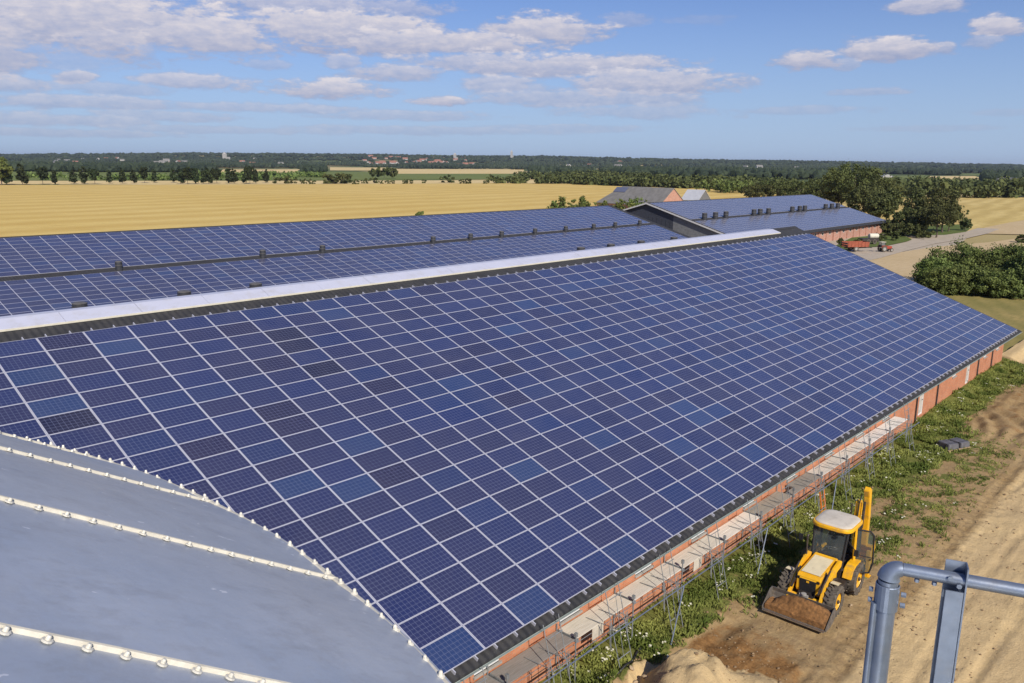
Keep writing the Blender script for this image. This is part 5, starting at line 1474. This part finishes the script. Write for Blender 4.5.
trees_at([(912, 232, 189, 18), (924, 233, 194, 20), (942, 233, 189.5, 32), (936, 238, 200, 26), (918, 236, 208, 20), (904, 234, 207, 20), (948, 232, 200, 20)], 'garden_tree', 'tree',
         ['thin pale-trunked tree with an open crown beside the gravel track', 'rounded tree between the pale-trunked tree and the widest garden tree', 'widest round tree beside the gravel track bend', 'dense green tree at the grass edge by the track', 'small tree below the rounded garden trees', 'small dark tree next to the pale-trunked one', 'slim tree on the right of the widest garden tree'],
         'garden trees beside the gravel track', 'broad', 60, 60, .34, 150, MAT['leaf_dark'], tr=.02)
trees_at([(965, 231, 210, 12)], 'small_conifer', 'tree', 'small narrow dark tree alone at the edge of the right field', None, 'cone', 40, 40, .4, 170, MAT['leaf_dark'])
trees_at([(892, 236, 221, 22), (905, 237, 222, 24), (920, 238, 224, 20), (886, 233, 216, 20)], 'understorey_bush', 'bush', 'dense dark bush under the garden trees by the track', 'bushes under the garden trees', 'bush', 30, 50, .4, 180, MAT['leaf_dark'], trunk=False)
trees_at([(840, 247, 238, 6), (857, 246.5, 238, 7), (881, 241, 230, 9), (894, 241, 231, 8)], 'yard_shrub', 'shrub', ['small round shrub by the brick wall, left of the red trailer', 'small shrub between the brick wall and the red trailer', 'dark shrub at the corner of the farthest barn wall', 'reddish small tree on the mown green'], 'shrubs by the farthest barn wall', 'bush', 18, 40, .28, 190, MAT['leaf_dark'], trunk=False)
# tall thicket right of the main barn
LB = ['leftmost bush of the thicket beside the solar barn, lower than its neighbours', 'highest bush of the thicket, with a ragged top', 'bush behind the ragged top, lighter green', 'rounded bush in the middle of the thicket', 'low bush filling the middle of the thicket', 'big dark bush towards the right end of the thicket', 'broad dark bush cut by the right edge of the picture', 'front bush at the foot of the thicket', 'low front bush near the dry grass', 'low front bush at the right of the thicket', 'dark bush at the very right end of the thicket']
trees_at([(932, 291, 256, 36), (952, 286, 238, 46), (972, 286, 246, 40), (984, 290, 257, 34), (968, 294, 262, 44), (1006, 289, 241, 46), (1026, 290, 240, 50), (944, 295, 266, 38), (990, 297, 268, 42), (1014, 298, 266, 44), (1044, 296, 244, 50)], 'thicket_bush', 'bush', LB, 'bushes of the thicket beside the solar barn', 'bush', 110, 110, .19, 200, MAT['leaf'], trunk=False)
trees_at([(1022, 243, 234, 8)], 'lone_bush', 'bush', 'small dark bush behind the thicket at the right edge', None, 'bush', 24, 40, .4, 230, MAT['leaf_dark'], trunk=False)
# bushes between the second barn and the grey-roofed farmhouse
trees_at([(556, 211, 199.5, 16), (575, 211, 199, 16), (590, 213, 199.5, 20), (606, 214, 200, 22), (624, 214, 195.5, 20), (636, 214, 194, 15), (650, 213, 198.5, 20), (582, 211, 194, 5), (562, 211, 195, 5), (420, 218, 211, 10)], 'yard_bush', 'bush',
         ['leftmost low bush showing above the second barn ridge', 'low bush right of the leftmost one behind the second barn', 'bush before the left end of the grey farmhouse', 'bush before the middle of the grey farmhouse', 'taller bush before the grey farmhouse roof', 'tallest rounded bush before the grey farmhouse roof', 'bush beside the gable of the farthest barn', 'thin upright sapling behind the second barn', 'leftmost thin upright sapling behind the second barn', 'weed tops showing over the second barn ridge'],
         'bushes around the grey farmhouse', 'bush', 26, 40, .42, 240, MAT['leaf'], trunk=False)
# dome of trees in the middle distance
trees_at([(376, 178.5, 168, 14), (384, 178.5, 166.5, 16), (392, 178.5, 168.5, 12)], 'distant_tree', 'tree', 'rounded dark tree of the small clump in the green field', 'clump of trees in the green field', 'broad', 20, 30, 2.2, 260, MAT['leaf_dark'])

# ------------------------------------------------------------------ weeds along the wall
def weeds():
    g = np.random.default_rng(9); V = []; Fc = []; T = []; FV = []; FF = []
    N = 0
    while N < 21000:
        x = g.uniform(3.5, 70); y = g.uniform(-25, -18.45)
        z_ = yard_zone(x, y); pr = z_[0]*(1 if x < 45 else .8)
        if x > 30 and g.random() > .75: continue
        n_ = nz(x, y, 1.1, 60)
        if g.random() > pr**1.8*(.42+n_*1.7): continue
        N += 1
        z = yard_h(x, y); hh = g.uniform(.06, .24)*(1+.9*max(0, nz(x, y, .7, 61)))*(1.0 if y > -22 else .65); tt = float(np.clip(.5+nz(x, y, .6, 62)+g.uniform(-.25, .25), 0, 1))
        for b in range(4):
            a = g.uniform(0, 6.28); w = g.uniform(.007, .022); l = hh*g.uniform(.4, .9); i = len(V)
            cx, cy = x+g.uniform(-.07, .07), y+g.uniform(-.07, .07)
            V += [(cx-w*math.sin(a), cy+w*math.cos(a), z-.02), (cx+w*math.sin(a), cy-w*math.cos(a), z-.02), (cx+math.cos(a)*l+w*math.sin(a), cy+math.sin(a)*l-w*math.cos(a), z+hh*.9), (cx+math.cos(a)*l*.7, cy+math.sin(a)*l*.7, z+hh)]
            Fc.append((i, i+1, i+2, i+3)); T.append(tt)
        if g.random() < (.004+.10*max(0, nz(x, y, .45, 63)))*(1 if y > -23 else .15):
            for q in range(3):
                i = len(FV); a = g.uniform(0, 6.28); s = g.uniform(.025, .06); cx, cy, cz = x+g.uniform(-.12, .12), y+g.uniform(-.12, .12), z+hh*g.uniform(.9, 1.25)
                FV += [(cx+s*math.cos(a+k*PI/2), cy+s*math.sin(a+k*PI/2), cz+.3*s*math.sin(k*2+a)) for k in range(4)]; FF.append((i, i+1, i+2, i+3))
    me = bpy.data.meshes.new('weeds'); me.from_pydata(V, [], Fc); me.materials.append(MAT['grass_blade'])
    ca = me.color_attributes.new('tint', 'FLOAT_COLOR', 'CORNER'); ca.data.foreach_set('color', [x for t in T for _ in range(4) for x in (t, t, t, 1)])
    o = bpy.data.objects.new('weeds', me); COL.objects.link(o); tag(o, 'green weeds and grass along the brick wall', None, None, 'stuff')
    me = bpy.data.meshes.new('wild_flowers'); me.from_pydata(FV, [], FF); me.materials.append(MAT['flower'])
    o = bpy.data.objects.new('wild_flowers', me); COL.objects.link(o); tag(o, 'white flowering weeds along the wall', None, None, 'stuff')
weeds()
def clods():
    g = np.random.default_rng(13); V = []; Fc = []
    import bmesh
    bm = bmesh.new(); bmesh.ops.create_icosphere(bm, subdivisions=1, radius=1)
    base = np.array([v.co[:] for v in bm.verts]); fac = [[v.index for v in f.verts] for f in bm.faces]; bm.free()
    for k in range(5200):
        x = 5+33*g.random()**1.4; y = -19.9-9*g.random()**1.5
        if nz(x, y, .5, 70) < -.12: continue
        s = .012+.045*g.random()**3; n = len(V)
        q = base*(1+g.uniform(-.35, .35, (len(base), 1)))*np.array([s*g.uniform(.8, 1.5), s, s*.7])+np.array([x, y, yard_h(x, y)+s*.2])
        V.extend(q.tolist()); Fc.extend([[i+n for i in f] for f in fac])
    me = bpy.data.meshes.new('soil_clods'); me.from_pydata(V, [], Fc); me.materials.append(simple('brown_clod', (.27, .18, .095), .95, 0, .35, 3, .5))
    o = bpy.data.objects.new('soil_clods', me); COL.objects.link(o); tag(o, 'small clods and pebbles strewn over the sandy yard', None, None, 'stuff')
clods()

# ------------------------------------------------------------------ farmhouses and the village
def house(name, label, cat, group, p, rz, L_, wd, he, hr, wallm, roofm, hip=0, over=.35, local_parts=True, wins=3):
    t = thing(name, label, cat, p, rz, group, local=True)
    mb = MB(); h2, w2 = L_/2, wd/2
    mb.box((0, 0, he/2-.2), (L_, wd, he+.4))
    k = (hr-he)/w2
    for s in ((1, -1) if not hip else (1,)):
        x = s*(h2-.001); mb.face([(x, -w2, he), (x, w2, he), (x, 0, hr)][::s])
        mb.face([(x-s*.3, -w2, he), (x-s*.3, w2, he), (x-s*.3, 0, hr)][::-s])
    mb.build('wall', wallm, t)
    mb = MB(); e = over; zo = he-e*k; th = .18
    xl = -h2-.25; xr = h2+.25
    for s in (-1, 1):
        ya = s*(w2+e); q = [(xl, ya, zo+.05), (xr, ya, zo+.05), (xr, 0, hr+.05), (xl+hip, 0, hr+.05)]
        mb.face(q if s < 0 else q[::-1])
        lo = [(a, b, c-th) for a, b, c in q]; mb.face(lo[::-1] if s < 0 else lo)
        for i in range(4):
            j = (i+1) % 4; mb.face([q[i], lo[i], lo[j], q[j]])
    if hip: mb.face([(xl, -w2-e, zo+.05), (xl+hip, 0, hr+.05), (xl, w2+e, zo+.05)])
    r_ = mb.build('roof', roofm, t)
    return t, r_
pA = W(617, 186, 8.6); pB = W(666.5, 188, 8.6); mid = (pA+pB)/2; ang = math.atan2((pB-pA).y, (pB-pA).x)
hs, rf = house('farmhouse', 'old brick farmhouse with a large grey roof behind the second barn', 'house', None, (mid.x, mid.y, -.2), ang, (pB-pA).length+7, 13.5, 3.0, 8.8, MAT['brick_far'], MAT['roof_tile_grey'], hip=7)
mb = MB(); mb.box((0, 0, 0), (6.5, 2.6, .05), Matrix.Rotation(math.atan2(5.8, 6.75)*1, 3, 'X')); o = mb.build('roof_panel', MAT['glass_pv'], hs); o.location = (-(pB-pA).length/2+4, -1.6 if True else 0, 7.65)
pA = W(688, 189.5, 6.2); pB = W(705, 190, 6.2); mid = (pA+pB)/2; ang = math.atan2((pB-pA).y, (pB-pA).x)
hs, rf = house('shed', 'small shed with a pale metal roof beside the grey farmhouse', 'shed', None, (mid.x, mid.y, -.2), ang, (pB-pA).length, 11, 2.4, 6.4, MAT['shade_wall2'], MAT['roof_pale'])
for (xa, ya, xb, yb, hgt_m, rm, lb) in ((1000, 183.2, 1030, 184.5, 6.5, 'roof_tile_grey', 'long grey-roofed barn beyond the right field'), (876, 178, 888, 178.5, 6, 'roof_pale', 'pale-roofed barn behind the tallest tree'), (797, 174.8, 806, 175, 5.5, 'roof_pale', 'white-roofed low building in the wooded distance'), (1018, 175, 1030, 175, 7, 'roof_pale', 'white distant building at the right edge')):
    pA = W(xa, ya, 0); pB = W(xb, yb, 0); mid = (pA+pB)/2; ang = math.atan2((pB-pA).y, (pB-pA).x)
    house('distant_barn', lb, 'barn', None, (mid.x, mid.y, -.2), ang, (pB-pA).length, 16, hgt_m*.5, hgt_m, MAT['house_wall'], MAT[rm])
VL = 'small pale house with a red roof in the village on the wooded rise'
rh = random.Random(4)
ph = []
for v, (rm) in enumerate(('roof_red', 'roof_tile_grey')):
    h_, _ = house('village_house', (VL, 'small pale house with a dark roof in the distant village')[v], 'house', ('red-roofed village houses', 'dark-roofed village houses')[v], (0, 0, 0), 0, 17, 10, 3.5, 8.5, MAT['house_wall'], MAT[rm]); ph.append(h_)
spots = [(rh.uniform(362, 402), rh.uniform(2900, 4300)) for _ in range(16)]+[(rh.uniform(402, 472), rh.uniform(2900, 4300)) for _ in range(20)]+[(rh.uniform(55, 125), rh.uniform(2700, 3600)) for _ in range(9)]+[(rh.uniform(155, 185), rh.uniform(2700, 3300)) for _ in range(7)]+[(rh.uniform(240, 300), rh.uniform(2700, 3600)) for _ in range(5)]+[(rh.uniform(560, 800), rh.uniform(2500, 3800)) for _ in range(10)]
for k, (px, D) in enumerate(spots):
    p = WD(px, D); z = hill_h(p.x, p.y)+(5 if D > 2600 else 0)
    v = 0 if (360 < px < 480 or rh.random() < .35) and k != 47 else 1
    if k == 0: o = ph[0]; o.location = (p.x, p.y, z)
    elif k == 47: o = ph[1]; o.location = (p.x, p.y, z)
    else: o = copy_tree(ph[v]); o.location = (p.x, p.y, z)
    o.rotation_euler = (0, 0, rh.uniform(0, 3.1)); s = rh.uniform(.8, 1.5); o.scale = (s, s, s*.9)
def tower(px, D, w, h, label, name='white_tower', cat='tower'):
    p = WD(px, D); z = hill_h(p.x, p.y)
    t = thing(name, label, cat, (p.x, p.y, z), .4, None, local=True)
    mb = MB(); mb.box((0, 0, h*.4), (w, w, h*.8)); mb.build('tower_wall', MAT['house_wall'], t)
    mb = MB(); mb.lathe([(w*.75, h*.8), (0, h*1.05)], (0, 0, 0), n=4); mb.build('roof', MAT['house_wall'], t)
    mb = MB(); mb.box((w*1.4, 0, h*.22), (w*1.8, w*.9, h*.44)); mb.build('nave', MAT['house_wall'], t)
tower(225, 3600, 12, 32, 'white church with a squat tower in the distant woods', 'church', 'church')
tower(511.5, 4300, 9, 44, 'slim white tower on the skyline above the second barn')
tower(455, 4000, 11, 34, 'short white tower among the red-roofed village houses')

# ------------------------------------------------------------------ air
def haze():
    t = NT('haze_air'); out = t.t.nodes['Material Output']; t.t.nodes.remove(t.b)
    v = t.n('ShaderNodeVolumePrincipled'); v.inputs['Color'].default_value = (.80, .87, 1, 1); v.inputs['Density'].default_value = HAZE
    v.inputs['Anisotropy'].default_value = .2
    t.l(v.outputs[0], out.inputs['Volume'])
    mb = MB(); mb.box((5500, 4000, 64), (26000, 26000, 131)); o = mb.build('haze', t.m); tag(o, 'thin blue haze over the plain', None, None, 'stuff')
HAZE = 4.6e-5
haze()
# working notes on the parts are not needed any more
for o in bpy.data.objects:
    if '_org' in o: del o['_org']
